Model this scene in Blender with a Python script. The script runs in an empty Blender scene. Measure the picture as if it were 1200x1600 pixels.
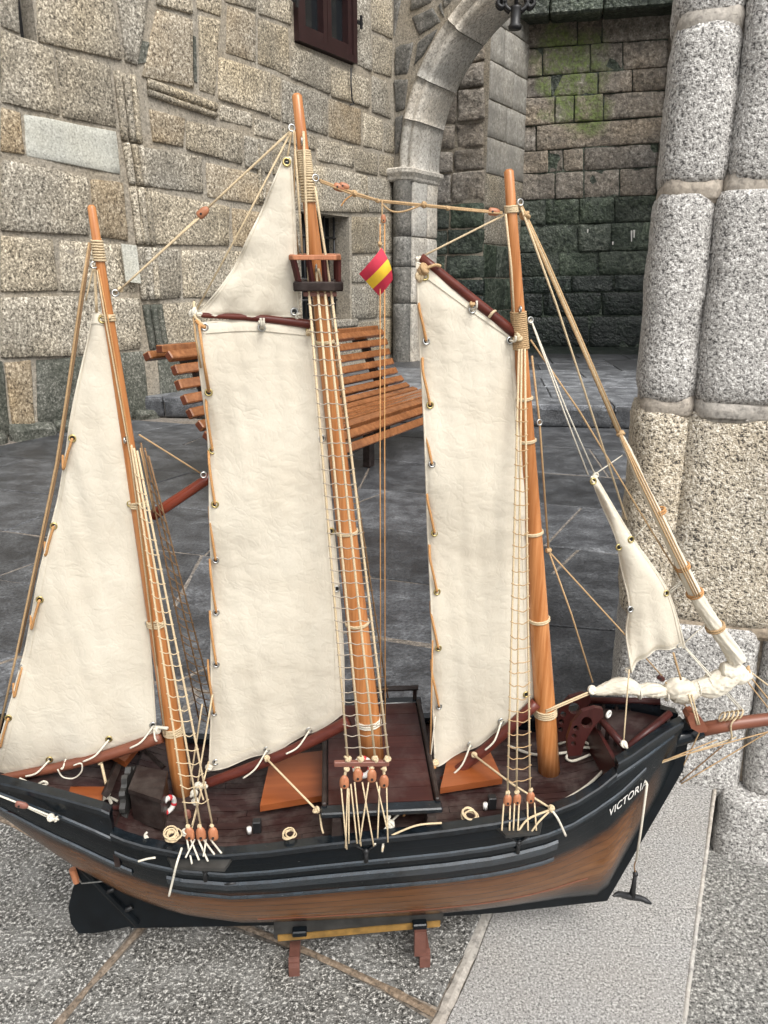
import bpy, bmesh, math, random
from mathutils import Vector, Matrix, noise
from mathutils.bvhtree import BVHTree
random.seed(7)
scene = bpy.context.scene
COL = scene.collection
V = Vector

# ------------------------------------------------------------------ camera
FPX, HCAM, YH = 1180.0, 1.2, 450.0
PITCH = math.atan((800 - YH) / FPX)
cam = bpy.data.cameras.new('camera')
cam_o = bpy.data.objects.new('camera', cam); COL.objects.link(cam_o)
cam.sensor_fit = 'VERTICAL'; cam.sensor_height = 36.0; cam.lens = FPX / 1600 * 36
cam.clip_start = 0.02; cam.clip_end = 400
cam_o.location = (0, 0, HCAM); cam_o.rotation_euler = (math.pi / 2 - PITCH, 0, 0)
scene.camera = cam_o
# ------------------------------------------------------------------ sky, sun, exposure
world = bpy.data.worlds.new('World'); scene.world = world; world.use_nodes = True
SUN_EL, SUN_AZ = math.radians(52), math.radians(150)     # azimuth clockwise from +Y
nt = world.node_tree; nt.nodes.clear()
sky = nt.nodes.new('ShaderNodeTexSky'); sky.sky_type = 'NISHITA'; sky.sun_disc = False
sky.sun_elevation = SUN_EL; sky.sun_rotation = SUN_AZ; sky.dust_density = 4.0; sky.air_density = 1.0; sky.ozone_density = 1.0
hs = nt.nodes.new('ShaderNodeHueSaturation'); hs.inputs['Saturation'].default_value = 0.10
bgn = nt.nodes.new('ShaderNodeBackground'); bgn.inputs['Strength'].default_value = 0.15
wo = nt.nodes.new('ShaderNodeOutputWorld')
nt.links.new(sky.outputs[0], hs.inputs['Color']); nt.links.new(hs.outputs[0], bgn.inputs[0]); nt.links.new(bgn.outputs[0], wo.inputs[0])
sun = bpy.data.lights.new('sun', 'SUN'); sun.energy = 1.2; sun.angle = math.radians(28); sun.color = (1, .955, .88)
sun_o = bpy.data.objects.new('sun', sun); COL.objects.link(sun_o)
sd = V((math.sin(SUN_AZ) * math.cos(SUN_EL), math.cos(SUN_AZ) * math.cos(SUN_EL), math.sin(SUN_EL)))
sun_o.rotation_euler = sd.to_track_quat('Z', 'Y').to_euler(); sun_o.location = (2, -3, 6)
vs = scene.view_settings
vs.view_transform = 'Standard'; vs.look = 'None'; vs.exposure = 0.75; vs.gamma = 1.0; vs.use_curve_mapping = False
scene.render.engine = 'CYCLES'; scene.cycles.max_bounces = 5; scene.cycles.use_denoising = True; scene.cycles.use_adaptive_sampling = True; scene.cycles.adaptive_threshold = .025

# ------------------------------------------------------------------ survey helpers (photo measurements -> metres)
Fw = V((0, math.cos(PITCH), -math.sin(PITCH))); Up = V((0, math.sin(PITCH), math.cos(PITCH))); Rt = V((1, 0, 0)); CAM = V((0, 0, HCAM))
def ray(x, y): return Fw + Rt * ((x - 600) / FPX) - Up * ((y - 800) / FPX)
def onplane(x, y, p0, n):
    d = ray(x, y); return CAM + d * ((V(p0) - CAM).dot(n) / d.dot(n))
def ground(x, y, z=0.0):
    d = ray(x, y); return CAM + d * ((z - HCAM) / d.z)
SHIP_O = V((-.03, 1.14, 0)); YAW, HEEL = math.radians(4), math.radians(4)
SM = Matrix.Rotation(YAW, 3, 'Z') @ Matrix.Rotation(HEEL, 3, 'X'); SMI = SM.transposed()
def L(x, y, yl=0.0):                       # point of the ship's lengthwise plane at lateral offset yl
    n = SM @ V((0, 1, 0)); return SMI @ (onplane(x, y, SHIP_O + n * yl, n) - SHIP_O)
def LZ(x, y, z):                           # point of the ship's deck-parallel plane at height z
    n = SM @ V((0, 0, 1)); return SMI @ (onplane(x, y, SHIP_O + n * z, n) - SHIP_O)

# ------------------------------------------------------------------ mesh helpers
def link(name, me, mat=None, parent=None, smooth=False):
    o = bpy.data.objects.new(name, me); COL.objects.link(o)
    if mat is not None:
        for m in (mat if isinstance(mat, (list, tuple)) else [mat]): me.materials.append(m)
    if smooth: me.polygons.foreach_set('use_smooth', [True] * len(me.polygons))
    if parent is not None: o.parent = parent
    return o
def mk(name, vf, mat=None, parent=None, smooth=False, uv=None):
    me = bpy.data.meshes.new(name); me.from_pydata([tuple(v) for v in vf[0]], [], vf[1]); me.update()
    if uv:
        l = me.uv_layers.new(name='UVMap')
        for lp in me.loops: l.data[lp.index].uv = uv[lp.vertex_index]
    return link(name, me, mat, parent, smooth)
def tag(o, label, cat, group=None):
    o['label'] = label; o['category'] = cat
    if group: o['group'] = group
    return o
def empty(name, loc=(0, 0, 0)):
    o = bpy.data.objects.new(name, None); COL.objects.link(o); o.location = loc; o.empty_display_size = .05; return o
def merge(*parts):
    vs_, fs = [], []
    for v, f in parts:
        k = len(vs_); vs_ += list(v); fs += [tuple(i + k for i in g) for g in f]
    return vs_, fs
def boxvf(c, s, M=None, bev=0.0):
    c = V(c); s = V(s) * .5
    bm = bmesh.new(); bmesh.ops.create_cube(bm, size=1)
    for v in bm.verts: v.co = V((v.co.x * 2 * s.x, v.co.y * 2 * s.y, v.co.z * 2 * s.z))
    if bev: bmesh.ops.bevel(bm, geom=bm.edges[:], offset=bev, segments=1, affect='EDGES')
    bm.verts.index_update()
    vv = [(M @ v.co if M else v.co.copy()) + c for v in bm.verts]; ff = [tuple(v.index for v in f.verts) for f in bm.faces]
    bm.free(); return vv, ff
def prism(poly, off, bev=0):                # extrude a 3D polygon by vector off
    n = len(poly); a = [V(p) for p in poly]; b = [p + V(off) for p in a]
    f = [tuple(range(n))[::-1], tuple(range(n, 2 * n))] + [(i, (i + 1) % n, n + (i + 1) % n, n + i) for i in range(n)]
    return a + b, f
def catmull(pts, k=6):
    pts = [V(p) for p in pts]
    if len(pts) < 3: return pts
    out = []
    for i in range(len(pts) - 1):
        p0 = pts[max(i - 1, 0)]; p1 = pts[i]; p2 = pts[i + 1]; p3 = pts[min(i + 2, len(pts) - 1)]
        for j in range(k):
            t = j / k
            out.append(.5 * ((2 * p1) + (p2 - p0) * t + (2 * p0 - 5 * p1 + 4 * p2 - p3) * t * t + (3 * p1 - p0 - 3 * p2 + p3) * t ** 3))
    return out + [pts[-1]]
def tube(pts, r, n=6, cap=True):
    pts = [V(p) for p in pts]; m = len(pts)
    rr = r if isinstance(r, (list, tuple)) else [r] * m
    vs_, fs = [], []; T0 = None; N = None
    for i, p in enumerate(pts):
        T = (pts[min(i + 1, m - 1)] - pts[max(i - 1, 0)])
        T = T.normalized() if T.length > 1e-9 else V((0, 0, 1))
        if N is None:
            a = V((0, 0, 1)) if abs(T.z) < .9 else V((0, 1, 0)); N = T.cross(a).normalized()
        else:
            N = N - T * N.dot(T); N = N.normalized() if N.length > 1e-9 else T.orthogonal().normalized()
        B = T.cross(N)
        for j in range(n):
            a = 2 * math.pi * j / n; vs_.append(p + (N * math.cos(a) + B * math.sin(a)) * rr[i])
    for i in range(m - 1):
        for j in range(n):
            fs.append((i * n + j, i * n + (j + 1) % n, (i + 1) * n + (j + 1) % n, (i + 1) * n + j))
    if cap: fs += [tuple(range(n))[::-1], tuple(range((m - 1) * n, m * n))]
    return vs_, fs
def lin(a, b, n): a = V(a); b = V(b); return [a.lerp(b, i / (n - 1)) for i in range(n)]
def torusvf(c, R, r, axis, n=16, m=6):
    axis = V(axis).normalized(); a = axis.orthogonal().normalized(); b = axis.cross(a); c = V(c)
    vs_, fs = [], []
    for i in range(n):
        t = 2 * math.pi * i / n; d = a * math.cos(t) + b * math.sin(t)
        for j in range(m):
            s = 2 * math.pi * j / m; vs_.append(c + d * (R + r * math.cos(s)) + axis * (r * math.sin(s)))
    for i in range(n):
        for j in range(m):
            fs.append((i * m + j, ((i + 1) % n) * m + j, ((i + 1) % n) * m + (j + 1) % m, i * m + (j + 1) % m))
    return vs_, fs
def ballvf(c, r, n=8, m=6, sc=(1, 1, 1)):
    vs_, fs = [], []; c = V(c)
    for i in range(m + 1):
        p = math.pi * i / m
        for j in range(n):
            t = 2 * math.pi * j / n
            vs_.append(c + V((math.sin(p) * math.cos(t) * r * sc[0], math.sin(p) * math.sin(t) * r * sc[1], math.cos(p) * r * sc[2])))
    for i in range(m):
        for j in range(n): fs.append((i * n + j, i * n + (j + 1) % n, (i + 1) * n + (j + 1) % n, (i + 1) * n + j))
    return vs_, fs
def nz(p, s): return noise.noise(V(p) * s)

# ------------------------------------------------------------------ materials
def newmat(name):
    m = bpy.data.materials.new(name); m.use_nodes = True; t = m.node_tree
    b = t.nodes['Principled BSDF']; return m, t, b
def N(t, kind, **kw):
    n = t.nodes.new(kind)
    for k, v in kw.items():
        if k in n.inputs.keys(): n.inputs[k].default_value = v
        else: setattr(n, k, v)
    return n
def ramp(t, fac, stops, interp='LINEAR'):
    r = t.nodes.new('ShaderNodeValToRGB'); r.color_ramp.interpolation = interp
    e = r.color_ramp.elements
    while len(e) < len(stops): e.new(.5)
    for i, (p, c) in enumerate(stops):
        e[i].position = p; e[i].color = (*c, 1) if len(c) == 3 else c
    t.links.new(fac, r.inputs[0]); return r.outputs[0]
def mixc(t, fac, a, b, mode='MIX'):
    m = t.nodes.new('ShaderNodeMix'); m.data_type = 'RGBA'; m.blend_type = mode
    for sock, val in ((m.inputs[0], fac), (m.inputs[6], a), (m.inputs[7], b)):
        if hasattr(val, 'is_linked'): t.links.new(val, sock)
        else: sock.default_value = val if not isinstance(val, tuple) else (*val, 1)
    return m.outputs[2]
def bump(t, b, h, strength=.3, dist=.002):
    n = t.nodes.new('ShaderNodeBump'); n.inputs['Strength'].default_value = strength; n.inputs['Distance'].default_value = dist
    t.links.new(h, n.inputs['Height']); t.links.new(n.outputs[0], b.inputs['Normal']); return n
def coord(t, scale=(1, 1, 1), rot=(0, 0, 0)):
    tc = t.nodes.new('ShaderNodeTexCoord'); mp = t.nodes.new('ShaderNodeMapping')
    mp.inputs['Scale'].default_value = scale; mp.inputs['Rotation'].default_value = rot
    t.links.new(tc.outputs['Object'], mp.inputs[0]); return mp.outputs[0]
def noisen(t, vec, scale, detail=4, rough=.6):
    n = t.nodes.new('ShaderNodeTexNoise'); n.inputs['Scale'].default_value = scale; n.inputs['Detail'].default_value = detail; n.inputs['Roughness'].default_value = rough
    t.links.new(vec, n.inputs['Vector']); return n.outputs['Fac']
def granite(name, dark, mid, light, grain, tint=.25, warm=(.30, .22, .13), warmth=.35, stain=None, stain_amt=.0, rough=.8, bmp=.5, bd=.004, big=1.5, moss=False):
    m, t, b = newmat(name); v = coord(t)
    g1 = noisen(t, v, grain, 2, .65); g2 = noisen(t, v, grain * 2.3, 1, .5)
    add = N(t, 'ShaderNodeMath', operation='MULTIPLY_ADD'); t.links.new(g2, add.inputs[0]); add.inputs[1].default_value = .5; t.links.new(g1, add.inputs[2])
    c = ramp(t, add.outputs[0], [(.60, dark), (.69, mid), (.80, mid), (.90, light)])
    patch = ramp(t, noisen(t, v, big, 3, .6), [(.42, (0, 0, 0)), (.66, (1, 1, 1))])
    oi = t.nodes.new('ShaderNodeObjectInfo')
    w = N(t, 'ShaderNodeMath', operation='MULTIPLY'); t.links.new(oi.outputs['Random'], w.inputs[0]); w.inputs[1].default_value = warmth
    w2 = N(t, 'ShaderNodeMath', operation='MULTIPLY_ADD', use_clamp=True); t.links.new(patch, w2.inputs[0]); w2.inputs[1].default_value = warmth * .8; t.links.new(w.outputs[0], w2.inputs[2])
    c2 = mixc(t, w2.outputs[0], c, tuple(x * 3.2 for x in warm), 'MULTIPLY')
    # stone to stone brightness
    wn = N(t, 'ShaderNodeTexWhiteNoise', noise_dimensions='1D'); t.links.new(oi.outputs['Random'], wn.inputs['W'])
    br = N(t, 'ShaderNodeMapRange'); t.links.new(wn.outputs[0], br.inputs[0]); br.inputs[3].default_value = 1 - tint; br.inputs[4].default_value = 1 + tint
    vm = N(t, 'ShaderNodeVectorMath', operation='SCALE'); t.links.new(c2, vm.inputs[0]); t.links.new(br.outputs[0], vm.inputs['Scale'])
    c3 = vm.outputs[0]
    if stain:
        sm = ramp(t, noisen(t, v, big * 1.7, 5, .65), [(.5 - stain_amt * .5, (1, 1, 1)), (.85 - stain_amt * .4, (0, 0, 0))])
        c3 = mixc(t, sm, c3, mixc(t, .75, c3, stain))
    if moss:                                                    # algae patch with its own ragged outline
        mk_ = None
        wob = t.nodes.new('ShaderNodeTexNoise'); wob.inputs['Scale'].default_value = 2.6; wob.inputs['Detail'].default_value = 5; t.links.new(v, wob.inputs['Vector'])
        wv = N(t, 'ShaderNodeVectorMath', operation='MULTIPLY_ADD'); t.links.new(wob.outputs['Color'], wv.inputs[0]); wv.inputs[1].default_value = (.9, .9, .9); t.links.new(v, wv.inputs[2])
        for (cx, cy_, cz_), rad in MOSS:
            ds = N(t, 'ShaderNodeVectorMath', operation='DISTANCE'); t.links.new(wv.outputs[0], ds.inputs[0]); ds.inputs[1].default_value = (cx + .45, cy_ + .45, cz_ + .45)
            mr = N(t, 'ShaderNodeMapRange'); t.links.new(ds.outputs['Value'], mr.inputs[0]); mr.inputs[1].default_value = rad * .45; mr.inputs[2].default_value = rad; mr.inputs[3].default_value = 1; mr.inputs[4].default_value = 0
            if mk_ is None: mk_ = mr.outputs[0]
            else:
                mx_ = N(t, 'ShaderNodeMath', operation='MAXIMUM'); t.links.new(mk_, mx_.inputs[0]); t.links.new(mr.outputs[0], mx_.inputs[1]); mk_ = mx_.outputs[0]
        mc = ramp(t, noisen(t, v, 22, 3, .6), [(.35, (.10, .125, .045)), (.65, (.21, .28, .085))]); fm = N(t, 'ShaderNodeMath', operation='MULTIPLY'); t.links.new(mk_, fm.inputs[0]); fm.inputs[1].default_value = .92
        bk = ramp(t, noisen(t, v, 5.5, 6, .7), [(.36, (.15, .15, .15)), (.56, (1, 1, 1))]); fm2 = N(t, 'ShaderNodeMath', operation='MULTIPLY'); t.links.new(fm.outputs[0], fm2.inputs[0]); t.links.new(bk, fm2.inputs[1]); fm = fm2
        c3 = mixc(t, fm.outputs[0], c3, mc)
    t.links.new(c3, b.inputs['Base Color']); b.inputs['Roughness'].default_value = rough
    hb = N(t, 'ShaderNodeMath', operation='MULTIPLY_ADD'); t.links.new(noisen(t, v, grain * .25, 4, .6), hb.inputs[0]); hb.inputs[1].default_value = 2.0; t.links.new(add.outputs[0], hb.inputs[2])
    bump(t, b, hb.outputs[0], bmp, bd); return m
def paint(name, col, rough=.35, var=.25, bmp=.15, scale=40, edge=None, spec=.5):
    m, t, b = newmat(name); b.inputs['Specular IOR Level'].default_value = spec; v = coord(t); n = noisen(t, v, scale, 5, .65)
    c = ramp(t, n, [(.3, tuple(x * (1 - var) for x in col)), (.7, tuple(min(1, x * (1 + var)) for x in col))])
    if edge:
        sp = ramp(t, noisen(t, v, scale * 2.2, 3, .7), [(.70, (0, 0, 0)), (.74, (1, 1, 1))]); c = mixc(t, sp, c, edge)
    t.links.new(c, b.inputs['Base Color'])
    r = N(t, 'ShaderNodeMapRange'); t.links.new(n, r.inputs[0]); r.inputs[3].default_value = max(.05, rough - .12); r.inputs[4].default_value = rough + .15
    t.links.new(r.outputs[0], b.inputs['Roughness']); bump(t, b, n, bmp, .001); return m
def wood(name, a, c, stretch=(1, 1, .08), scale=120, rough=.35, rot=(0, 0, 0), bmp=.12, dusty=0):
    m, t, b = newmat(name); b.inputs['Specular IOR Level'].default_value = .28 if sum(a) < .2 else .5; v = coord(t, stretch, rot)
    n1 = noisen(t, v, scale, 6, .6); n2 = noisen(t, v, scale * .2, 3, .5)
    col = ramp(t, n1, [(.3, a), (.72, c)]); col = mixc(t, ramp(t, n2, [(.35, (0, 0, 0)), (.7, (.55, .55, .55))]), col, tuple(x * .62 for x in a))
    if dusty:
        vv = coord(t); d = ramp(t, noisen(t, vv, 22, 6, .7), [(.45, (0, 0, 0)), (.8, (dusty,) * 3)]); col = mixc(t, d, col, (.22, .19, .17))
    t.links.new(col, b.inputs['Base Color']); b.inputs['Roughness'].default_value = rough; bump(t, b, n1, bmp, .0008); return m
def ropem(name, col, sc=900):
    m, t, b = newmat(name); v = coord(t); n = noisen(t, v, sc, 2, .5); c = ramp(t, n, [(.3, tuple(x * .6 for x in col)), (.65, col)])
    t.links.new(c, b.inputs['Base Color']); b.inputs['Roughness'].default_value = .85; bump(t, b, n, .4, .0006); return m
MT = {}
_dB = V((1, -.24, 0)).normalized(); _nB = V((_dB.y, -_dB.x, 0)); _B0 = ground(808, 540, .20)
MOSS = [(tuple(onplane(x, y, _B0, _nB)), r) for x, y, r in ((868, 60, .42), (862, 100, .38), (905, 95, .55), (900, 135, .62), (870, 140, .4), (915, 170, .5), (872, 175, .3))]
MT['wall'] = granite('granite_wall', (.05, .043, .033), (.29, .265, .22), (.70, .66, .575), 46, .20, (.33, .285, .21), .5, (.11, .10, .08), .62, bmp=.5, bd=.008, big=.9)
MT['wall_pale'] = granite('granite_pale', (.30, .30, .27), (.46, .46, .41), (.60, .60, .55), 60, .08, (.33, .30, .24), .2, bmp=.3, bd=.006)
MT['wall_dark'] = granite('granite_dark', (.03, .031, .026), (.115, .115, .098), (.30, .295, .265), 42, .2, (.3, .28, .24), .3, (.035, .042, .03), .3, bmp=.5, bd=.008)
MT['wall_brown'] = granite('granite_brown', (.075, .06, .045), (.27, .235, .18), (.55, .51, .43), 42, .15, (.325, .26, .17), .5, bmp=.5, bd=.008)
MT['plaster'] = granite('limewashed_stone', (.25, .24, .22), (.40, .39, .36), (.60, .59, .56), 18, .12, (.32, .29, .25), .3, (.22, .21, .19), .2, bmp=.4, bd=.01, big=1.6)
MT['mortar'] = granite('mortar', (.16, .147, .122), (.275, .25, .208), (.38, .35, .30), 40, 0, (.3, .26, .2), .4, rough=.9, bmp=.4, bd=.01)
MT['mortar_brown'] = granite('mortar_brown', (.11, .095, .08), (.20, .17, .142), (.30, .265, .23), 90, 0, rough=.9, bmp=.4, bd=.003)
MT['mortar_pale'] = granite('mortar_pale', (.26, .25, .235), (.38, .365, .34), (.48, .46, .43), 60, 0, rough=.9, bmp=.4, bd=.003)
MT['back'] = granite('back_stone', (.12, .112, .10), (.25, .232, .207), (.44, .415, .38), 16, .25, (.32, .275, .22), .5, (.12, .11, .10), .6, bmp=.7, bd=.02, big=1.2, moss=True)
MT['back_moss'] = granite('back_stone_mossy', (.09, .12, .03), (.17, .22, .05), (.30, .34, .16), 14, .15, (.2, .3, .08), .3, (.10, .20, .015), .62, bmp=.7, bd=.03, big=2.2)
MT['back_damp'] = granite('back_stone_damp', (.025, .032, .026), (.075, .085, .07), (.17, .18, .155), 14, .4, (.22, .3, .2), .5, (.008, .016, .011), .5, rough=.6, bmp=.7, bd=.03, big=1.0)
MT['back_wet'] = granite('back_stone_wet', (.008, .011, .010), (.024, .031, .027), (.07, .075, .068), 14, .4, (.2, .3, .22), .4, (.004, .006, .006), .5, rough=.45, bmp=.7, bd=.03, big=1.0)
MT['arch'] = granite('arch_stone', (.27, .258, .23), (.50, .48, .44), (.68, .66, .61), 30, .14, (.33, .28, .22), .3, (.17, .165, .145), .6, bmp=.5, bd=.01)
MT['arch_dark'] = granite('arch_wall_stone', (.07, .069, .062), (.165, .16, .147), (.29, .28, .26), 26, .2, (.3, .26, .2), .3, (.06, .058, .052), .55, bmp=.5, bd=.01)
MT['pillar'] = granite('granite_pillar', (.085, .082, .079), (.39, .375, .355), (.72, .705, .675), 150, .03, (.31, .30, .29), .05, bmp=.7, bd=.004, big=6)
MT['pillar_warm'] = granite('granite_pillar_warm', (.075, .068, .06), (.46, .405, .32), (.76, .715, .63), 130, .03, (.33, .295, .24), .3, bmp=.9, bd=.006, big=6)
MT['slab'] = granite('granite_slab', (.085, .084, .082), (.275, .271, .263), (.50, .495, .485), 230, .03, bmp=.25, bd=.0015, warmth=.08, big=5)
MT['flag_rough'] = granite('granite_flagstone', (.016, .0158, .015), (.115, .112, .104), (.54, .53, .505), 140, .08, (.31, .295, .265), .25, (.38, .375, .355), .78, rough=.75, bmp=.9, bd=.004, big=9)
MT['flag_low'] = granite('granite_street', (.035, .034, .032), (.175, .172, .162), (.46, .455, .43), 130, .05, bmp=.6, bd=.003, warmth=.05, big=6)
def slate(name='worn_flagstone', gain=1.0):
    m, t, b = newmat(name); v = coord(t)
    n1 = noisen(t, v, 5.5, 8, .72); n2 = noisen(t, v, 90, 3, .7)
    c = ramp(t, n1, [(.28, (.018, .019, .021)), (.46, (.048, .050, .055)), (.60, (.088, .092, .099)), (.76, (.19, .195, .205))])
    sp = ramp(t, n2, [(.38, (.55, .55, .55)), (.62, (1.35, 1.35, 1.33)), (.75, (2.1, 2.1, 2.05))]); c = mixc(t, 1.0, c, sp, 'MULTIPLY')
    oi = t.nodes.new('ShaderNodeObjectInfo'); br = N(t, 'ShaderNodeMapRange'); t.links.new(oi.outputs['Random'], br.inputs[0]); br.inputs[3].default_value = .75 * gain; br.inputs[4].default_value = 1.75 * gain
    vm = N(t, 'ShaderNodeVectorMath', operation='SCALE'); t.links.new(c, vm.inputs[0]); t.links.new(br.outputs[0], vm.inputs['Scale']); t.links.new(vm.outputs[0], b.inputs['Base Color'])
    rr = N(t, 'ShaderNodeMapRange'); t.links.new(n1, rr.inputs[0]); rr.inputs[3].default_value = .24; rr.inputs[4].default_value = .6; t.links.new(rr.outputs[0], b.inputs['Roughness'])
    hb = N(t, 'ShaderNodeMath', operation='MULTIPLY_ADD'); t.links.new(n1, hb.inputs[0]); hb.inputs[1].default_value = 4.0; t.links.new(n2, hb.inputs[2])
    bump(t, b, hb.outputs[0], .5, .008); return m
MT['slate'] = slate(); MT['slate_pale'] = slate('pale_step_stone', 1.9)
MT['joint'] = granite('floor_joint', (.09, .088, .085), (.18, .175, .17), (.30, .29, .28), 60, 0, rough=.8, bmp=.4, bd=.003)
def canvas():
    m, t, b = newmat('sail_canvas'); v = coord(t)
    n = noisen(t, v, 9, 5, .6)
    c = ramp(t, n, [(.3, (.69, .625, .51)), (.7, (.79, .735, .62))])
    c = mixc(t, ramp(t, noisen(t, v, 420, 2, .6), [(.3, (.16, .16, .16)), (.6, (0, 0, 0))]), c, (.55, .47, .36))
    t.links.new(c, b.inputs['Base Color']); b.inputs['Roughness'].default_value = .9
    # crumple creases
    wv = N(t, 'ShaderNodeVectorMath', operation='ADD'); nn = t.nodes.new('ShaderNodeTexNoise'); nn.inputs['Scale'].default_value = 22; nn.inputs['Detail'].default_value = 3
    t.links.new(v, nn.inputs['Vector']); sc = N(t, 'ShaderNodeVectorMath', operation='SCALE'); t.links.new(nn.outputs['Color'], sc.inputs[0]); sc.inputs['Scale'].default_value = .06
    t.links.new(v, wv.inputs[0]); t.links.new(sc.outputs[0], wv.inputs[1])
    h = None
    for s, wgt in ((34, .5), (75, .5)):
        vo = t.nodes.new('ShaderNodeTexVoronoi'); vo.feature = 'DISTANCE_TO_EDGE'; vo.inputs['Scale'].default_value = s; t.links.new(wv.outputs[0], vo.inputs['Vector'])
        ml = N(t, 'ShaderNodeMath', operation='MULTIPLY_ADD'); r = ramp(t, vo.outputs['Distance'], [(0, (0, 0, 0)), (.22, (1, 1, 1))]); t.links.new(r, ml.inputs[0]); ml.inputs[1].default_value = wgt
        if h: t.links.new(h, ml.inputs[2])
        else: ml.inputs[2].default_value = 0
        h = ml.outputs[0]
    mm = N(t, 'ShaderNodeMath', operation='MULTIPLY_ADD'); t.links.new(noisen(t, v, 30, 5, .65), mm.inputs[0]); mm.inputs[1].default_value = 1.2; t.links.new(h, mm.inputs[2])
    bump(t, b, mm.outputs[0], .25, .0016)
    tr = t.nodes.new('ShaderNodeBsdfTranslucent'); t.links.new(c, tr.inputs[0]); mx = t.nodes.new('ShaderNodeMixShader'); mx.inputs[0].default_value = .18
    t.links.new(b.outputs[0], mx.inputs[1]); t.links.new(tr.outputs[0], mx.inputs[2]); t.links.new(mx.outputs[0], t.nodes['Material Output'].inputs[0]); return m
MT['canvas'] = canvas()
MT['mast'] = wood('varnished_pine', (.36, .12, .03), (.66, .30, .115), (1, 1, .035), 170, .27)
MT['mahog'] = wood('mahogany_spar', (.075, .016, .012), (.15, .038, .024), (.1, 1, 1), 90, .3)
MT['redspar'] = wood('red_varnished_spar', (.16, .028, .014), (.25, .055, .026), (.1, 1, .3), 60, .18)
MT['boomred'] = wood('worn_boom', (.16, .05, .028), (.27, .10, .055), (.1, 1, .5), 90, .42)
MT['deck'] = wood('deck_plank', (.020, .0085, .008), (.045, .020, .018), (.08, 1, 1), 150, .42, dusty=.35)
MT['plat'] = wood('bridge_plank', (.034, .0095, .008), (.066, .021, .016), (.08, 1, 1), 110, .33, dusty=.18)
MT['hatch'] = wood('hatch_board', (.22, .055, .014), (.34, .10, .03), (.12, 1, 1), 70, .33)
MT['dark'] = wood('dark_stained_wood', (.016, .010, .009), (.035, .022, .019), (.15, 1, 1), 80, .4, dusty=.25)
MT['knee'] = wood('dark_red_wood', (.04, .011, .010), (.075, .02, .017), (1, 1, .3), 60, .35)
MT['block'] = wood('block_wood', (.36, .13, .06), (.52, .22, .11), (1, 1, .3), 200, .45)
MT['bar'] = wood('spreader_wood', (.17, .065, .045), (.27, .11, .08), (.2, 1, 1), 150, .5)
MT['black'] = paint('blue_black_paint', (.0035, .0065, .0095), .22, .4, .2, 30, (.03, .035, .04), .38)
MT['wale'] = paint('glossy_wale_paint', (.014, .022, .030), .16, .5, .2, 50, (.16, .17, .18), .8)
MT['rail'] = paint('blue_black_rail', (.007, .010, .013), .2, .5, .2, 60, (.06, .05, .045), .5)
MT['rudder'] = paint('black_rudder_paint', (.004, .006, .008), .42, .4, .2, 40, None, .25)
MT['standp'] = paint('brown_stand_paint', (.135, .055, .04), .55, .2, .3, 60, (.42, .36, .33))
MT['iron'] = paint('black_iron', (.012, .012, .013), .45, .3, .3, 60)
MT['window'] = paint('dark_red_window_paint', (.022, .007, .007), .45, .3, .1, 20)
MT['rope'] = ropem('cream_cord', (.66, .52, .33)); MT['ropew'] = ropem('white_cord', (.74, .69, .58)); MT['ropeo'] = ropem('orange_cord', (.56, .29, .11))
MT['ropet'] = ropem('tan_cord', (.50, .33, .17)); MT['ropeb'] = ropem('brown_cord', (.25, .15, .075)); MT['ropeg'] = ropem('grey_cord', (.40, .34, .27))
def metal(name, col, r=.3):
    m, t, b = newmat(name); n = noisen(t, coord(t), 300, 3); c = ramp(t, n, [(.3, tuple(x * .6 for x in col)), (.7, col)]); t.links.new(c, b.inputs['Base Color'])
    b.inputs['Metallic'].default_value = 1; b.inputs['Roughness'].default_value = r; return m
MT['steel'] = metal('steel', (.62, .62, .60)); MT['brass'] = metal('brass_eyelet', (.62, .50, .22), .35)
MT['white'] = paint('white_paint', (.72, .70, .66), .5, .1, .1, 90); MT['red'] = paint('red_paint', (.55, .03, .04), .5, .15, .1, 90)
MT['flag_red'] = paint('flag_red', (.50, .025, .055), .7, .12, .2, 60); MT['flag_yellow'] = paint('flag_yellow', (.78, .50, .03), .7, .1, .2, 60)
MT['gold'] = paint('worn_gold_paint', (.25, .14, .035), .5, .4, .3, 40, (.03, .028, .02)); MT['board'] = paint('grey_black_board', (.035, .034, .032), .38, .5, .2, 30)
MT['benchend'] = wood('bench_endgrain', (.10, .028, .014), (.17, .05, .025), (1, 1, 1), 60, .45)
MT['bench'] = wood('bench_slat_wood', (.19, .070, .026), (.36, .155, .064), (1, 1, 1), 34, .25)
def glassm():
    m, t, b = newmat('dark_glass'); b.inputs['Base Color'].default_value = (.01, .012, .014, 1); b.inputs['Roughness'].default_value = .12; return m
MT['glass'] = glassm()
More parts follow.
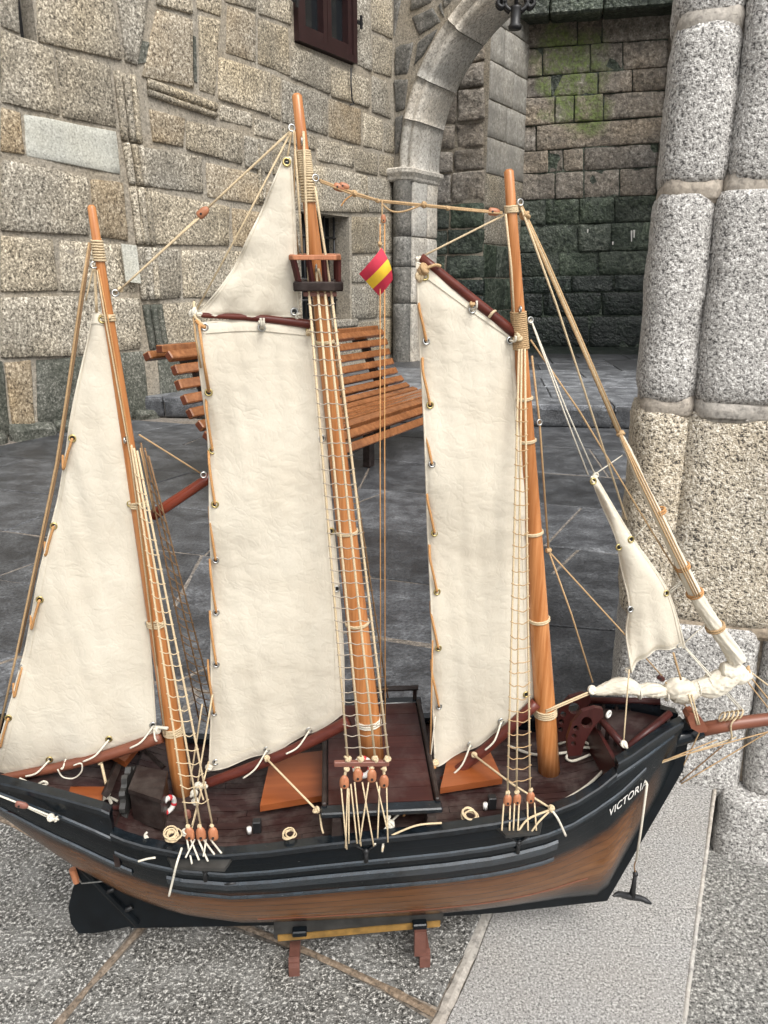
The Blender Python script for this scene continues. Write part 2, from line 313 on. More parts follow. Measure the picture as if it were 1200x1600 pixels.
def hullmat():
    m, t, b = newmat('airbrushed_hull_paint'); uvn = t.nodes.new('ShaderNodeUVMap'); sp = t.nodes.new('ShaderNodeSeparateXYZ'); t.links.new(uvn.outputs[0], sp.inputs[0])
    v = coord(t, (.12, 1, 1)); n = noisen(t, v, 70, 5, .6); n2 = noisen(t, coord(t), 9, 3, .6)
    a = N(t, 'ShaderNodeMath', operation='MULTIPLY_ADD'); t.links.new(n2, a.inputs[0]); a.inputs[1].default_value = .08; t.links.new(sp.outputs[1], a.inputs[2])
    blk = (.0028, .0055, .0080)
    c = ramp(t, a.outputs[0], [(.345, blk), (.385, (.10, .038, .013)), (.43, (.15, .060, .020)), (.60, (.19, .078, .024)), (.70, (.085, .036, .016)), (.80, blk)])
    wd = ramp(t, n, [(.3, (.6, .6, .6)), (.7, (1.25, 1.25, 1.25))]); c = mixc(t, .8, c, wd, 'MULTIPLY')
    pk = N(t, 'ShaderNodeMath', operation='MULTIPLY'); t.links.new(sp.outputs[1], pk.inputs[0]); pk.inputs[1].default_value = 19.0
    fr = N(t, 'ShaderNodeMath', operation='FRACT'); t.links.new(pk.outputs[0], fr.inputs[0]); seam = ramp(t, fr.outputs[0], [(.0, (.25, .25, .25)), (.05, (1, 1, 1)), (.95, (1, 1, 1)), (1.0, (.25, .25, .25))]); c = mixc(t, .9, c, seam, 'MULTIPLY')
    # the airbrushed brown fades to black at the very ends
    e = ramp(t, sp.outputs[0], [(.03, (1, 1, 1)), (.17, (0, 0, 0)), (.90, (0, 0, 0)), (.965, (1, 1, 1))]); c = mixc(t, e, c, blk)
    scr = ramp(t, noisen(t, coord(t, (.25, 1, 1.6)), 160, 2, .7), [(.765, (0, 0, 0)), (.785, (1, 1, 1))]); c = mixc(t, scr, c, (.34, .33, .31))
    t.links.new(c, b.inputs['Base Color']); b.inputs['Roughness'].default_value = .24; b.inputs['Specular IOR Level'].default_value = .22; hb = N(t, 'ShaderNodeMath', operation='MULTIPLY_ADD'); t.links.new(seam, hb.inputs[0]); hb.inputs[1].default_value = .8; t.links.new(n, hb.inputs[2]); bump(t, b, hb.outputs[0], .25, .001)
    return m
MT['hull'] = hullmat()

# ================================================================== SETTING
dW = V((.5545, .8322, 0)); nW = V((dW.y, -dW.x, 0)); A_W = ground(0, 690)      # left building wall: direction, facing, foot point
def sW(x, y): return (onplane(x, y, A_W, nW) - A_W).dot(dW)
s_corner = sW(613, 400); CN = A_W + dW * s_corner; eW = V((dW.y, -dW.x, 0))     # corner with the arch wall
ground_o = mk('ground', ([(-60, -40, -.19), (60, -40, -.19), (60, 80, -.19), (-60, 80, -.19)], [(0, 1, 2, 3)]), MT['joint']); ground_o['kind'] = 'structure'

def grid_stone(name, P, n, mat, parent, thick=.03, gap=.012, nx=7, ny=5, rough=.012, edge=.02, back=.12, seed=0, freq=5.0, jit=.004):
    """one dressed stone: four corners P (TL,TR,BR,BL), facing n; slightly uneven, with eased edges"""
    c = sum(P, V((0, 0, 0))) / 4; n = n.normalized(); Q = []
    for i in range(4):
        a = (P[(i + 1) % 4] - P[i]).normalized(); b2 = (P[i - 1] - P[i]).normalized()
        sn = max(.35, a.cross(b2).length); Q.append(P[i] + (a + b2) * (gap * .5 / sn) + V((random.uniform(-jit, jit), random.uniform(-jit, jit), random.uniform(-jit, jit))))
    def tt(k, m_): # denser at edges
        if k == 0: return 0.0
        if k == m_: return 1.0
        x = k / m_; return x
    vs_, fs = [], []
    w = (Q[1] - Q[0]).length; h = (Q[3] - Q[0]).length
    us = [0, min(.3, edge / max(w, 1e-3))] + [i / (nx - 1) for i in range(1, nx - 1)] + [1 - min(.3, edge / max(w, 1e-3)), 1]
    ws = [0, min(.3, edge / max(h, 1e-3))] + [i / (ny - 1) for i in range(1, ny - 1)] + [1 - min(.3, edge / max(h, 1e-3)), 1]
    us = sorted(set(us)); ws = sorted(set(ws)); a_, b_ = len(us), len(ws)
    for j, w_ in enumerate(ws):
        for i, u in enumerate(us):
            p = (Q[0].lerp(Q[1], u)).lerp(Q[3].lerp(Q[2], u), w_)
            bord = (i in (0, a_ - 1)) + (j in (0, b_ - 1))
            off = thick + rough * (nz(p + V((seed * 3.1, 0, 0)), freq) + .5 * nz(p, freq * 2.7))
            if bord: 
                off -= edge * .8; wob = V((nz(p, 9), nz(p + V((9, 4, 2)), 9), nz(p + V((1, 7, 3)), 9))) * gap * .45
                wob -= n * wob.dot(n); p = p + wob
                if bord == 2: p = p.lerp(c, .018); off -= edge * .4
            vs_.append(p + n * off)
    for j in range(b_ - 1):
        for i in range(a_ - 1): fs.append((j * a_ + i, (j + 1) * a_ + i, (j + 1) * a_ + i + 1, j * a_ + i + 1))
    rim = [i for i in range(a_)] + [(j + 1) * a_ - 1 for j in range(1, b_)] + [(b_ - 1) * a_ + i for i in range(a_ - 2, -1, -1)] + [j * a_ for j in range(b_ - 2, 0, -1)]
    k = len(vs_)
    for r in rim: vs_.append(vs_[r] - n * back)
    m_ = len(rim)
    for i in range(m_): fs.append((rim[i], rim[(i + 1) % m_], k + (i + 1) % m_, k + i))
    o = mk(name, (vs_, fs), mat, parent, True)
    return o

def slabwall(name, p0, d, length, z0, z1, thick, mat, parent=None, n=None):
    p0 = V((p0.x, p0.y, z0)); n = n or V((d.y, -d.x, 0))
    return mk(name, prism([p0, p0 + d * length, p0 + d * length - n * thick, p0 - n * thick], (0, 0, z1 - z0)), mat, parent)

# ---- left building wall -------------------------------------------------
lw = empty('stone_wall', A_W); tag(lw, 'tall granite block wall of the building behind the bench on the left', 'wall')
lw.location = (0, 0, 0)
def wallpiece(s0, s1, z0, z1, off=0.0, th=.6, name='mortar_bed'):
    p = A_W + dW * s0 + nW * off; return prism([V((p.x, p.y, z0)), V((p.x, p.y, z0)) + dW * (s1 - s0), V((p.x, p.y, z0)) + dW * (s1 - s0) - nW * th, V((p.x, p.y, z0)) - nW * th], (0, 0, z1 - z0))
zW = lambda x, y: onplane(x, y, A_W, nW).z
w1 = (sW(459, 40), sW(551, 60), zW(505, 84), 5.5)           # upper window (bottom height measured at its middle)
w2 = (sW(470, 400), sW(546, 400), zW(520, 501), zW(520, 336))   # barred window
sl = (sW(29, 30), sW(54, 30), zW(40, 60), 6.2)
bed = merge(wallpiece(-7, sl[0], -.2, 6.5), wallpiece(sl[0], sl[1], -.2, sl[2]), wallpiece(sl[1], w1[0], -.2, 6.5),
            wallpiece(w1[0], w2[0], -.2, w1[2]) if w2[0] > w1[0] else wallpiece(w1[0], w1[0] + .01, -.2, w1[2]),
            wallpiece(max(w1[0], w2[0]), w2[1], -.2, w2[2]), wallpiece(max(w1[0], w2[0]), w2[1], w2[3], w1[2]),
            wallpiece(w2[1], w1[1], -.2, w1[2]) if w1[1] > w2[1] else wallpiece(w1[1], w1[1] + .001, -.2, 1),
            wallpiece(w1[1], s_corner + .4, -.2, 6.5))
mk('mortar_bed', bed, MT['mortar'], lw)
mk('slot_shade', wallpiece(sl[0] + .002, sl[1] - .002, sl[2] + .002, 6.4, -.16, .1), MT['iron'], lw)  # shallow black sheet stands in for the slot's deep shade
ST = [  # (material key, corners TL TR BR BL in photo pixels)
 ('n', (0,-30),(28,-30),(32,55),(0,42)), ('n', (55,-30),(172,-12),(190,97),(58,66)), ('n', (-90,20),(0,46),(0,160),(-90,142)),
 ('n', (0,46),(82,76),(93,183),(0,160)), ('n', (85,77),(172,102),(182,201),(96,184)), ('b', (0,165),(32,176),(38,243),(0,238)),
 ('p', (36,177),(182,204),(189,275),(40,245)), ('n', (0,247),(136,276),(139,368),(0,362)), ('b', (140,278),(191,285),(200,378),(146,371)),
 ('n', (0,367),(82,374),(91,455),(0,456)), ('n', (92,374),(202,382),(213,458),(95,457)), ('n', (0,462),(122,461),(118,556),(0,560)),
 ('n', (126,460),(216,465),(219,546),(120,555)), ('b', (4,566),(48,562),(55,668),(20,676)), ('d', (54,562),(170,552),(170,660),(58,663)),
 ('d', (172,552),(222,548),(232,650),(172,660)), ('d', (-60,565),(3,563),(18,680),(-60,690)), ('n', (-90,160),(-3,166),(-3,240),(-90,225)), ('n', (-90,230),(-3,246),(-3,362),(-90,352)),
 ('n', (-90,358),(-3,366),(-3,456),(-90,458)), ('n', (-90,462),(-3,462),(-3,560),(-90,566)),
 ('n', (175,-40),(236,-26),(214,104),(194,98)), ('b', (243,14),(299,30),(302,138),(220,122)), ('n', (240,-40),(301,-22),(300,24),(242,9)), ('n', (309,22),(344,33),(337,152),(311,142)),
 ('n', (305,-22),(345,-8),(345,27),(307,15)), ('b', (232,170),(287,184),(287,232),(237,222)), ('n', (290,187),(377,205),(377,258),(290,234)),
 ('n', (211,226),(315,244),(318,303),(214,290)), ('b', (320,252),(413,273),(410,322),(323,309)), ('n', (215,294),(357,322),(358,385),(219,382)),
 ('b', (361,324),(408,331),(405,389),(364,386)), ('n', (223,386),(279,388),(282,466),(225,470)), ('n', (283,389),(405,392),(405,462),(285,467)),
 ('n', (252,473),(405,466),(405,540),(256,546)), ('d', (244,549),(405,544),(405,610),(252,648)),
 ('b', (354,8),(399,22),(400,99),(352,84)), ('n', (402,26),(450,43),(453,121),(402,100)), ('n', (455,68),(515,98),(515,148),(454,123)), ('n', (517,103),(576,122),(576,170),(517,152)),
 ('n', (340,88),(421,113),(421,181),(340,156)), ('n', (423,115),(438,121),(438,191),(423,184)), ('n', (440,124),(511,150),(511,213),(440,192)), ('b', (513,153),(563,171),(563,228),(513,214)),
 ('n', (566,176),(597,187),(597,236),(566,229)), ('n', (580,118),(602,126),(611,188),(580,175)), ('n', (599,190),(614,197),(615,241),(599,236)),
 ('n', (342,161),(393,177),(393,200),(342,188)), ('n', (396,182),(437,194),(437,222),(396,212)), ('n', (380,210),(422,221),(422,272),(381,262)), ('n', (425,223),(480,238),(480,285),(425,273)),
 ('n', (440,196),(492,213),(492,235),(440,222)), ('n', (495,215),(552,230),(552,263),(495,252)), ('n', (555,232),(589,240),(589,275),(555,268)), ('n', (592,240),(614,246),(614,278),(592,273)),
 ('n', (484,256),(570,273),(570,333),(484,330)), ('n', (573,274),(614,281),(614,334),(573,333)), ('n', (553,-20),(577,-8),(580,114),(554,100)), ('n', (580,-10),(612,0),(613,62),(580,48)),
 ('n', (582,54),(613,66),(611,122),(583,114)), ('n', (402,-25),(455,-5),(455,40),(402,22)), ('n', (350,-25),(399,-10),(399,18),(350,4)),
 ('n', (549,338),(589,338),(589,396),(549,397)), ('n', (591,338),(614,338),(614,396),(591,396)), ('n', (549,400),(614,399),(614,440),(549,442)), ('n', (549,446),(589,444),(589,497),(549,500)), ('n', (591,444),(614,443),(614,495),(591,497)),
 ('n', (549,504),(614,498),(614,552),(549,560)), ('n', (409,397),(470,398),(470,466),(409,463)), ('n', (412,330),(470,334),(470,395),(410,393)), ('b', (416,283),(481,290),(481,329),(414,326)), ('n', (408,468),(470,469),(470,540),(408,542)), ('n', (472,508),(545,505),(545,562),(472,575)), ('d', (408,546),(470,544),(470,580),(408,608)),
]
mm = {'n': 'wall', 'p': 'wall_pale', 'b': 'wall_brown', 'd': 'wall_dark'}
for k, (key, *q) in enumerate(ST):
    P = [onplane(x, y, A_W, nW) for x, y in q]
    grid_stone('stone', P, nW, MT[mm[key]], lw, thick=.016 + random.uniform(-.004, .010), gap=.014, rough=.016, edge=.006, nx=8, ny=6, seed=k, freq=4.2)
# rubble footing stones
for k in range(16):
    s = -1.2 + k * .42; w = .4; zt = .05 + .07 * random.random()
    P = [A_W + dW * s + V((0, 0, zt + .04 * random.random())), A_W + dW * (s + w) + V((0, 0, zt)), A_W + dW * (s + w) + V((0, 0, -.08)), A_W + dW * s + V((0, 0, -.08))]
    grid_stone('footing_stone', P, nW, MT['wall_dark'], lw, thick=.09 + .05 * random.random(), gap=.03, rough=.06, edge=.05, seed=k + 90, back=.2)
# vertical roll mouldings (old door jambs) and the little cornice
def jamb(pts, name='jamb_roll', r=.036, offs=(0, .085, .155), mat='wall'):
    for i in range(len(pts) - 1):
        a, b = pts[i], pts[i + 1]
        for o in offs:
            P = [onplane(a[0], a[1], A_W, nW) + dW * o + nW * .012, onplane(b[0], b[1], A_W, nW) + dW * o + nW * .012]
            ps = lin(P[0], P[1] + (P[0] - P[1]).normalized() * .012, 9); ps = [p + nW * .008 * nz(p, 6) for p in ps]
            mk(name, tube(ps, [r * (1 + .1 * nz(p, 7)) for p in ps], 10), MT[mat], lw, True)
jamb([(182, 112), (194, 222)]); jamb([(195, 224), (206, 290)]); jamb([(206, 292), (217, 384)], mat='wall'); jamb([(217, 386), (224, 470)], mat='wall'); jamb([(226, 476), (238, 548)], mat='wall_dark')
jamb([(402, 226), (405, 318)], r=.022, offs=(0, .06)); jamb([(567, 274), (571, 332)], r=.018, offs=(0, .05), mat='wall'); jamb([(571, 400), (573, 495)], r=.018, offs=(0, .05), mat='wall')
for zoff, r in ((0, .045), (.07, .03)):
    a = onplane(229, 131, A_W, nW) + nW * .015; b = onplane(335, 168, A_W, nW) + nW * .015
    ps = [p - V((0, 0, zoff)) + nW * .01 * nz(p, 4) for p in lin(a, b, 10)]
    mk('cornice_roll', tube(ps, [r * (1 + .12 * nz(p, 5)) for p in ps], 10), MT['wall'], lw, True)
# flat dark plates painting the shade of worn hollows beside the niche stone
for q in (((214, 62), (238, 68), (236, 96), (214, 100)), ((301, 56), (305, 58), (307, 130), (302, 126))):
    P = [onplane(x, y, A_W, nW) for x, y in q]; mk('hollow_shade', prism([p + nW * .012 for p in P], -nW * .01), MT['wall_dark'], lw)
# pale plaster patch and conduit, iron hook
P = [onplane(x, y, A_W, nW) + nW * .055 for x, y in ((182, 381), (206, 384), (213, 443), (190, 440))]; mk('plaster_patch', prism(P, nW * .012), MT['wall_pale'], lw)
hk = [onplane(x, y, A_W, nW) + nW * .07 for x, y in ((541, 108), (541, 135), (543, 158), (546, 163), (540, 165))]; mk('iron_hook', tube(hk, .009, 6), MT['iron'], lw, True)
# upper window: frame, sashes, panes
def wbox(s0, s1, z0, z1, o0, o1): return prism([A_W + dW * s0 + nW * o1 + V((0, 0, z0)), A_W + dW * s1 + nW * o1 + V((0, 0, z0)), A_W + dW * s1 + nW * o0 + V((0, 0, z0)), A_W + dW * s0 + nW * o0 + V((0, 0, z0))], (0, 0, z1 - z0))
fz = w1[2] + .01; fs0, fs1 = w1[0], w1[1]; ft = .075; ms = (fs0 + fs1) / 2
fr = mk('window_frame', merge(wbox(fs0, fs0 + ft, fz, 5.45, -.12, .07), wbox(fs1 - ft, fs1, fz, 5.45, -.12, .07), wbox(fs0 + ft, fs1 - ft, fz, fz + ft, -.12, .068)), MT['window'], lw)
fr['label'] = 'dark red wooden casement window high in the wall'
for a, b in ((fs0 + ft + .004, ms - .004), (ms + .004, fs1 - ft - .004)):
    mk('sash', merge(wbox(a, a + .07, fz + ft + .003, 5.4, -.09, .045), wbox(b - .07, b, fz + ft + .003, 5.4, -.09, .045), wbox(a + .07, b - .07, fz + ft + .003, fz + ft + .1, -.09, .043), wbox(a + .07, b - .07, fz + .72, fz + .77, -.085, .035)), MT['window'], fr)
    mk('pane', wbox(a + .06, b - .06, fz + ft + .09, fz + .73, -.05, -.04), MT['glass'], fr); mk('pane', wbox(a + .06, b - .06, fz + .75, 5.35, -.05, -.04), MT['glass'], fr)
for s, z in ((fs0 - .05, fz + .34), (fs1 + .045, fz + .42)):
    mk('shutter_stay', merge(wbox(s - .05, s + .05, z, z + .035, .06, .085), wbox(s - .015, s + .015, z - .05, z + .09, .085, .105)), MT['iron'], fr)
# lower barred window
mk('window_back', wbox(w2[0], w2[1], w2[2], w2[3], -.36, -.32), MT['glass'], lw)
bars = []
for k in range(5):
    s = w2[0] + .08 + k * (w2[1] - w2[0] - .16) / 4; p = A_W + dW * s - nW * .18
    mk('window_bar', tube([p + V((0, 0, w2[2])), p + V((0, 0, w2[3]))], .014, 8), MT['iron'], lw, True)
for k in range(4):
    z = w2[2] + (.2 + .2 * k) * (w2[3] - w2[2]); p = A_W + dW * w2[0] - nW * .165 + V((0, 0, z)); q = A_W + dW * (w2[1] - .07) - nW * .165 + V((0, 0, z))
    mk('window_bar', tube([p, q], .014, 8), MT['iron'], lw, True)
grid_stone('window_sill', [A_W + dW * (w2[0] - .1) + V((0, 0, w2[2] + .01)), A_W + dW * (w2[1] + .12) + V((0, 0, w2[2] + .01)), A_W + dW * (w2[1] + .12) + V((0, 0, w2[2] - .09)), A_W + dW * (w2[0] - .1) + V((0, 0, w2[2] - .09))], nW, MT['wall'], lw, thick=.07, gap=.01, rough=.01)

# ---- arch wall and arch -------------------------------------------------
aw = empty('stone_arch'); tag(aw, 'pale moulded stone arch springing from a pier at the wall corner', 'arch')
def AP(s, z, dep=0.0): return V((CN.x, CN.y, 0)) + eW * s + dW * dep + V((0, 0, z))
pts = [((onplane(x, y, CN, dW) - CN).dot(eW), onplane(x, y, CN, dW).z) for x, y in ((644, 248), (648, 228), (653, 187), (670, 128), (716, 49), (748, 10))]
# least-squares circle through the measured intrados
import numpy as np
Am = np.array([[p[0], p[1], 1] for p in pts]); bv = np.array([p[0] ** 2 + p[1] ** 2 for p in pts]); so = np.linalg.lstsq(Am, bv, rcond=None)[0]
cs, cz = so[0] / 2, so[1] / 2; RA = math.sqrt(so[2] + cs * cs + cz * cz)
z_spring = onplane(642, 266, CN, dW).z
a0 = math.pi - math.asin(max(-1, min(1, (z_spring - cz) / RA))) if cz < z_spring else math.pi + math.asin(min(1, (cz - z_spring) / RA))
aL = [math.pi + .02] if False else None
def ang(px, py):
    p = onplane(px, py, CN, dW); return math.atan2(p.z - cz, (p - CN).dot(eW) - cs)
ja = [ang(643, 266), ang(652, 190), ang(670, 128), ang(716, 49)]; ja = [a if a > 0 else a + 2 * math.pi for a in ja]
st = ja[2] - ja[3]
while ja[-1] > .55: ja.append(ja[-1] - st)
prof_roll = [(.20, .02), (.20, -.02), (.17, -.045), (.13, -.05), (.10, -.02), (.09, .02), (.06, -.005), (.02, -.01), (0, .012), (-.01, .03)]
prof = prof_roll + [(-.012, .66), (0, .70), (.20, .70)]
for k in range(len(ja) - 1):
    n_ = 7; vs_, fs = [], []; m_ = len(prof)
    for i in range(n_):
        a = ja[k] + (ja[k + 1] - ja[k]) * (i / (n_ - 1)); 
        if i == 0: a -= .0022
        if i == n_ - 1: a += .0022
        for ro, de in prof:
            r = RA + ro; p = AP(cs + r * math.cos(a), cz + r * math.sin(a), de); vs_.append(p + V((0, 0, 1)) * .004 * nz(p, 5))
    for i in range(n_ - 1):
        for j in range(m_): fs.append((i * m_ + j, i * m_ + (j + 1) % m_, (i + 1) * m_ + (j + 1) % m_, (i + 1) * m_ + j))
    fs += [tuple(range(m_)), tuple(range((n_ - 1) * m_, n_ * m_))[::-1]]
    mk('voussoir', (vs_, fs), MT['arch'], aw, True)
# spandrel wall behind the ring, with its own blocks
sp_v, sp_f = [], []
angs = [ja[0] + (ja[-1] - ja[0]) * i / 40 for i in range(41)]
for dep in (.03, .66):
    for a in angs: sp_v.append(AP(cs + (RA + .19) * math.cos(a), cz + (RA + .19) * math.sin(a), dep))
    for a in angs:
        ca, sa = math.cos(a), math.sin(a); t1 = 1e9
        if ca < 0: t1 = min(t1, (-.05 - cs) / ca)
        t1 = min(t1, (7.0 - cz) / sa) if sa > 0 else t1
        if ca > 0: t1 = min(t1, (6.5 - cs) / ca)
        sp_v.append(AP(cs + t1 * ca, cz + t1 * sa, dep))
n_ = len(angs)
for i in range(n_ - 1): sp_f += [(i, i + 1, n_ + i + 1, n_ + i), (2 * n_ + i, 3 * n_ + i, 3 * n_ + i + 1, 2 * n_ + i + 1)]
mk('spandrel_core', (sp_v, sp_f), MT['mortar'], aw)
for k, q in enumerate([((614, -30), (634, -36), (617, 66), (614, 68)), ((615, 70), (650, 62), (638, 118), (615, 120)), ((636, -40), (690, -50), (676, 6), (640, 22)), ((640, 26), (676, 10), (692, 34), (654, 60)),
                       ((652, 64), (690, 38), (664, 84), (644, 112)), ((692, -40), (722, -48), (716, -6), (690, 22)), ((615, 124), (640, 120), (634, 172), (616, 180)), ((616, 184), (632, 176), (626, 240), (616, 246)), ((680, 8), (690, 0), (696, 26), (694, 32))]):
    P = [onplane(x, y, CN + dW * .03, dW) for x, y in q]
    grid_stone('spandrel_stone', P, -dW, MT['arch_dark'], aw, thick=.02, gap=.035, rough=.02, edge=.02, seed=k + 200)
# pier: shaft drums, reveal blocks, capital
zc = z_spring
drum_z = [.0] + [onplane(630, y, CN, dW).z for y in (474, 417, 370)] + [zc - .12]
for k in range(4):
    z0, z1 = drum_z[k] + .004, drum_z[k + 1] - .004
    c0 = AP(.16, z0, .0); n_ = 14
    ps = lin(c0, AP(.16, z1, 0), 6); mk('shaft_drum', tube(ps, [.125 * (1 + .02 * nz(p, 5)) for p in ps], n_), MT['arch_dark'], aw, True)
    for d0, d1, nm in ((.05, .42, 'jamb_stone'), (.425, .70, 'jamb_stone')):
        zz = 0 if d0 < .1 else random.uniform(-.2, .2)
        q = [AP(.285, z1, d0), AP(.285, z1, d1), AP(.285, z0, d1), AP(.285, z0, d0)]
        grid_stone(nm, q, eW, MT['arch'], aw, thick=.02, gap=.012, rough=.012, edge=.012, seed=300 + k, back=.28)
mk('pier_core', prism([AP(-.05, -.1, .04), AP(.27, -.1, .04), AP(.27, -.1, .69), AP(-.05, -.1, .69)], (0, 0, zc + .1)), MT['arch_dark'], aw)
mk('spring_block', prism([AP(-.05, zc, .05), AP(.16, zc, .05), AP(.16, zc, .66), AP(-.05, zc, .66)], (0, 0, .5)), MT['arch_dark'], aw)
cp = []
for z, g in ((zc - .13, .0), (zc - .11, .02), (zc - .08, .03), (zc - .03, .07), (zc + .01, .075), (zc + .03, .04)):
    cp.append([AP(-.02, z, -.10 - g), AP(.19 + g, z, -.10 - g), AP(.30 + g, z, .02 - g), AP(.30 + g, z, .70 + g * .3), AP(-.02, z, .70 + g * .3)])
vs_ = [p for r in cp for p in r]; fs = [(i * 5 + j, i * 5 + (j + 1) % 5, (i + 1) * 5 + (j + 1) % 5, (i + 1) * 5 + j) for i in range(len(cp) - 1) for j in range(5)] + [(4, 3, 2, 1, 0), tuple(range(25, 30))]
mk('capital', (vs_, fs), MT['arch'], aw)

# ---- far court: buttress, back wall, ledge ------------------------------
ZU = .20                                                     # upper paving level
DB = 14.0; dB = V((1, -.24, 0)).normalized(); nB = V((dB.y, -dB.x, 0)); 
B0 = ground(808, 540, ZU); BQ = lambda x, y: onplane(x, y, B0, nB)
bw = empty('back_wall'); tag(bw, 'dim mossy stone wall closing the far end beyond the arch', 'wall')
mk('mortar_bed', prism([B0 - dB * 6 + V((0, 0, -.5)), B0 + dB * 8 + V((0, 0, -.5)), B0 + dB * 8 - nB * .5 + V((0, 0, -.5)), B0 - dB * 6 - nB * .5 + V((0, 0, -.5))], (0, 0, 8)), MT['back_damp'], bw)
rows = [  # left y top, right y top, joints(px at row), material pattern
 ((808, -40), (1060, -62)), ((812, -2), (1060, -22)), ((812, 36), (1060, 12)), ((811, 78), (1060, 60)), ((810, 122), (1060, 104)), ((809, 155), (1060, 140)), ((808, 199), (1060, 180)), ((807, 238), (1060, 222)), ((806, 273), (1060, 259)),
 ((806, 314), (1060, 304)), ((807, 354), (1060, 345)), ((807, 396), (1060, 390)), ((807, 433), (1060, 427)), ((807, 459), (1060, 454)), ((807, 495), (1060, 492)), ((807, 541), (1060, 545))]
joints = [[900, 980], [870, 950], [902, 941], [848, 922, 973], [862, 935, 988], [867, 897, 943], [838], [857, 880, 912], [867, 912, 968], [852, 905, 960], [903, 955], [873, 935], [893, 960], [848, 940], [920]]
for r in range(len(rows) - 1):
    xs = [rows[r][0][0]] + joints[r] + [1060]
    yt = lambda x: rows[r][0][1] + (rows[r][1][1] - rows[r][0][1]) * (x - rows[r][0][0]) / (rows[r][1][0] - rows[r][0][0])
    yb = lambda x: rows[r + 1][0][1] + (rows[r + 1][1][1] - rows[r + 1][0][1]) * (x - rows[r + 1][0][0]) / (rows[r + 1][1][0] - rows[r + 1][0][0])
    for i in range(len(xs) - 1):
        a, b = xs[i], xs[i + 1]; P = [BQ(a, yt(a)), BQ(b, yt(b)), BQ(b, yb(b)), BQ(a, yb(a))]
        mat = 'back' if r < 9 else ('back_damp' if r < 12 else 'back_wet')
        if (r, i) in ((9, 0), (9, 1), (9, 2)): mat = 'back_damp'
        grid_stone('stone', P, nB, MT[mat], bw, thick=.03 + random.uniform(-.015, .015), gap=.018, rough=.045, edge=.012, nx=9, ny=6, seed=400 + r * 9 + i, freq=2.6)
# lime streaks
for x, y0, y1 in ((918, 359, 364), (957, 378, 383), (986, 361, 378), (990, 360, 372)):
    P = [BQ(x - 1.2, y0), BQ(x + 1.5, y0), BQ(x + .8, y1), BQ(x - .8, y1)]; mk('lime_streak', prism([p + nB * .10 for p in P], nB * .012), MT['white'], bw)
# ledge high on the back wall
lz = BQ(930, 33).z
for k, (a, b) in enumerate(((795, 860), (860, 941), (941, 1062))):
    p, q = BQ(a, 30), BQ(b, 30); p.z = q.z = lz
    v = boxvf(((p + q) / 2) + nB * .22 + V((0, 0, .45)), ((q - p).length - .02, .5, .9), Matrix.Rotation(math.atan2(dB.y, dB.x), 3, 'Z'), .03)
    mk('ledge_stone', v, MT['back_damp'], bw)
# side return wall on the right
RW = BQ(1024, 300); dR = V((.30, -1, 0)).normalized(); rw = empty('side_wall'); tag(rw, 'narrow strip of return wall seen between mossy back wall and pillar', 'wall'); nR = V((-1, -.30, 0)).normalized()
RW.z = 0
mk('mortar_bed', prism([RW + V((0, 0, -.3)), RW + dR * 5 + V((0, 0, -.3)), RW + dR * 5 - nR * .5 + V((0, 0, -.3)), RW - nR * .5 + V((0, 0, -.3))], (0, 0, 8)), MT['back_damp'], rw)
for r in range(14):
    z0, z1 = .2 + r * .48, .2 + (r + 1) * .48
    for i in range(5):
        o = .35 * (r % 2); s0, s1 = max(0, i * .9 - o), (i + 1) * .9 - o
        P = [RW + dR * s1 + V((0, 0, z1)), RW + dR * s0 + V((0, 0, z1)), RW + dR * s0 + V((0, 0, z0)), RW + dR * s1 + V((0, 0, z0))]
        grid_stone('stone', [P[1], P[0], P[3], P[2]], nR, MT['back' if r > 5 else 'back_wet'], rw, thick=.04, gap=.03, rough=.04, edge=.03, seed=600 + r * 5 + i)
# buttress
bt = empty('stone_buttress'); tag(bt, 'stone buttress with dark face and pale plastered side seen through the arch', 'buttress')
def ptd(x, D):
    d = ray(x, 450); p = CAM + d * (D / d.y); return V((p.x, p.y, 0))
K0 = ptd(808, (B0.y)); K1 = K0 - dW * 1.04
fit = 0
for it in range(30):                                           # slide along dW until its corner stands at the measured bearing
    px = 600 + FPX * K1.x / (K1.y * math.cos(PITCH) + (HCAM) * 0 + 0); 
    bearing = K1.x / K1.y; want = ray(758, 300).x / ray(758, 300).y
    K1 = K1 - dW * (bearing - want) * 12
dF = V((1, -.30, 0)).normalized(); nF = V((dF.y, -dF.x, 0))
core = [K1 + V((0, 0, -.3)), K0 + dW * .6 + V((0, 0, -.3)), K0 + dW * .6 - dF * 2.5 + V((0, 0, -.3)), K1 - dF * 2.5 + V((0, 0, -.3))]
mk('mortar_bed', prism([p for p in core], (0, 0, 7.6)), MT['mortar'], bt)
FQ = lambda x, y: onplane(x, y, K1, nF)
fy = [-60, -20, 16, 60, 96, 135, 188, 229, 265, 315, 356, 397, 436, 462, 500, 548]
for r in range(len(fy) - 1):
    xs = [640, 690 + (r * 37) % 40, 758]
    sl_ = lambda y: (450 - y) * .00050
    for i in range(2):
        a, b = xs[i], xs[i + 1]; P = [FQ(x, y + (758 - x) * sl_(y)) for x, y in ((a, fy[r]), (b, fy[r]), (b, fy[r + 1]), (a, fy[r + 1]))]
        grid_stone('stone', P, nF, MT['back' if r < 9 else 'back_damp' if r < 12 else 'back_wet'], bt, thick=.04 + random.uniform(-.02, .02), gap=.026, rough=.07, edge=.025, seed=700 + r * 3 + i, freq=2.6)
nS = V((dW.y, -dW.x, 0)); zl = [-.2 + .52 * i for i in range(15)]
LS = (K0 - K1).length
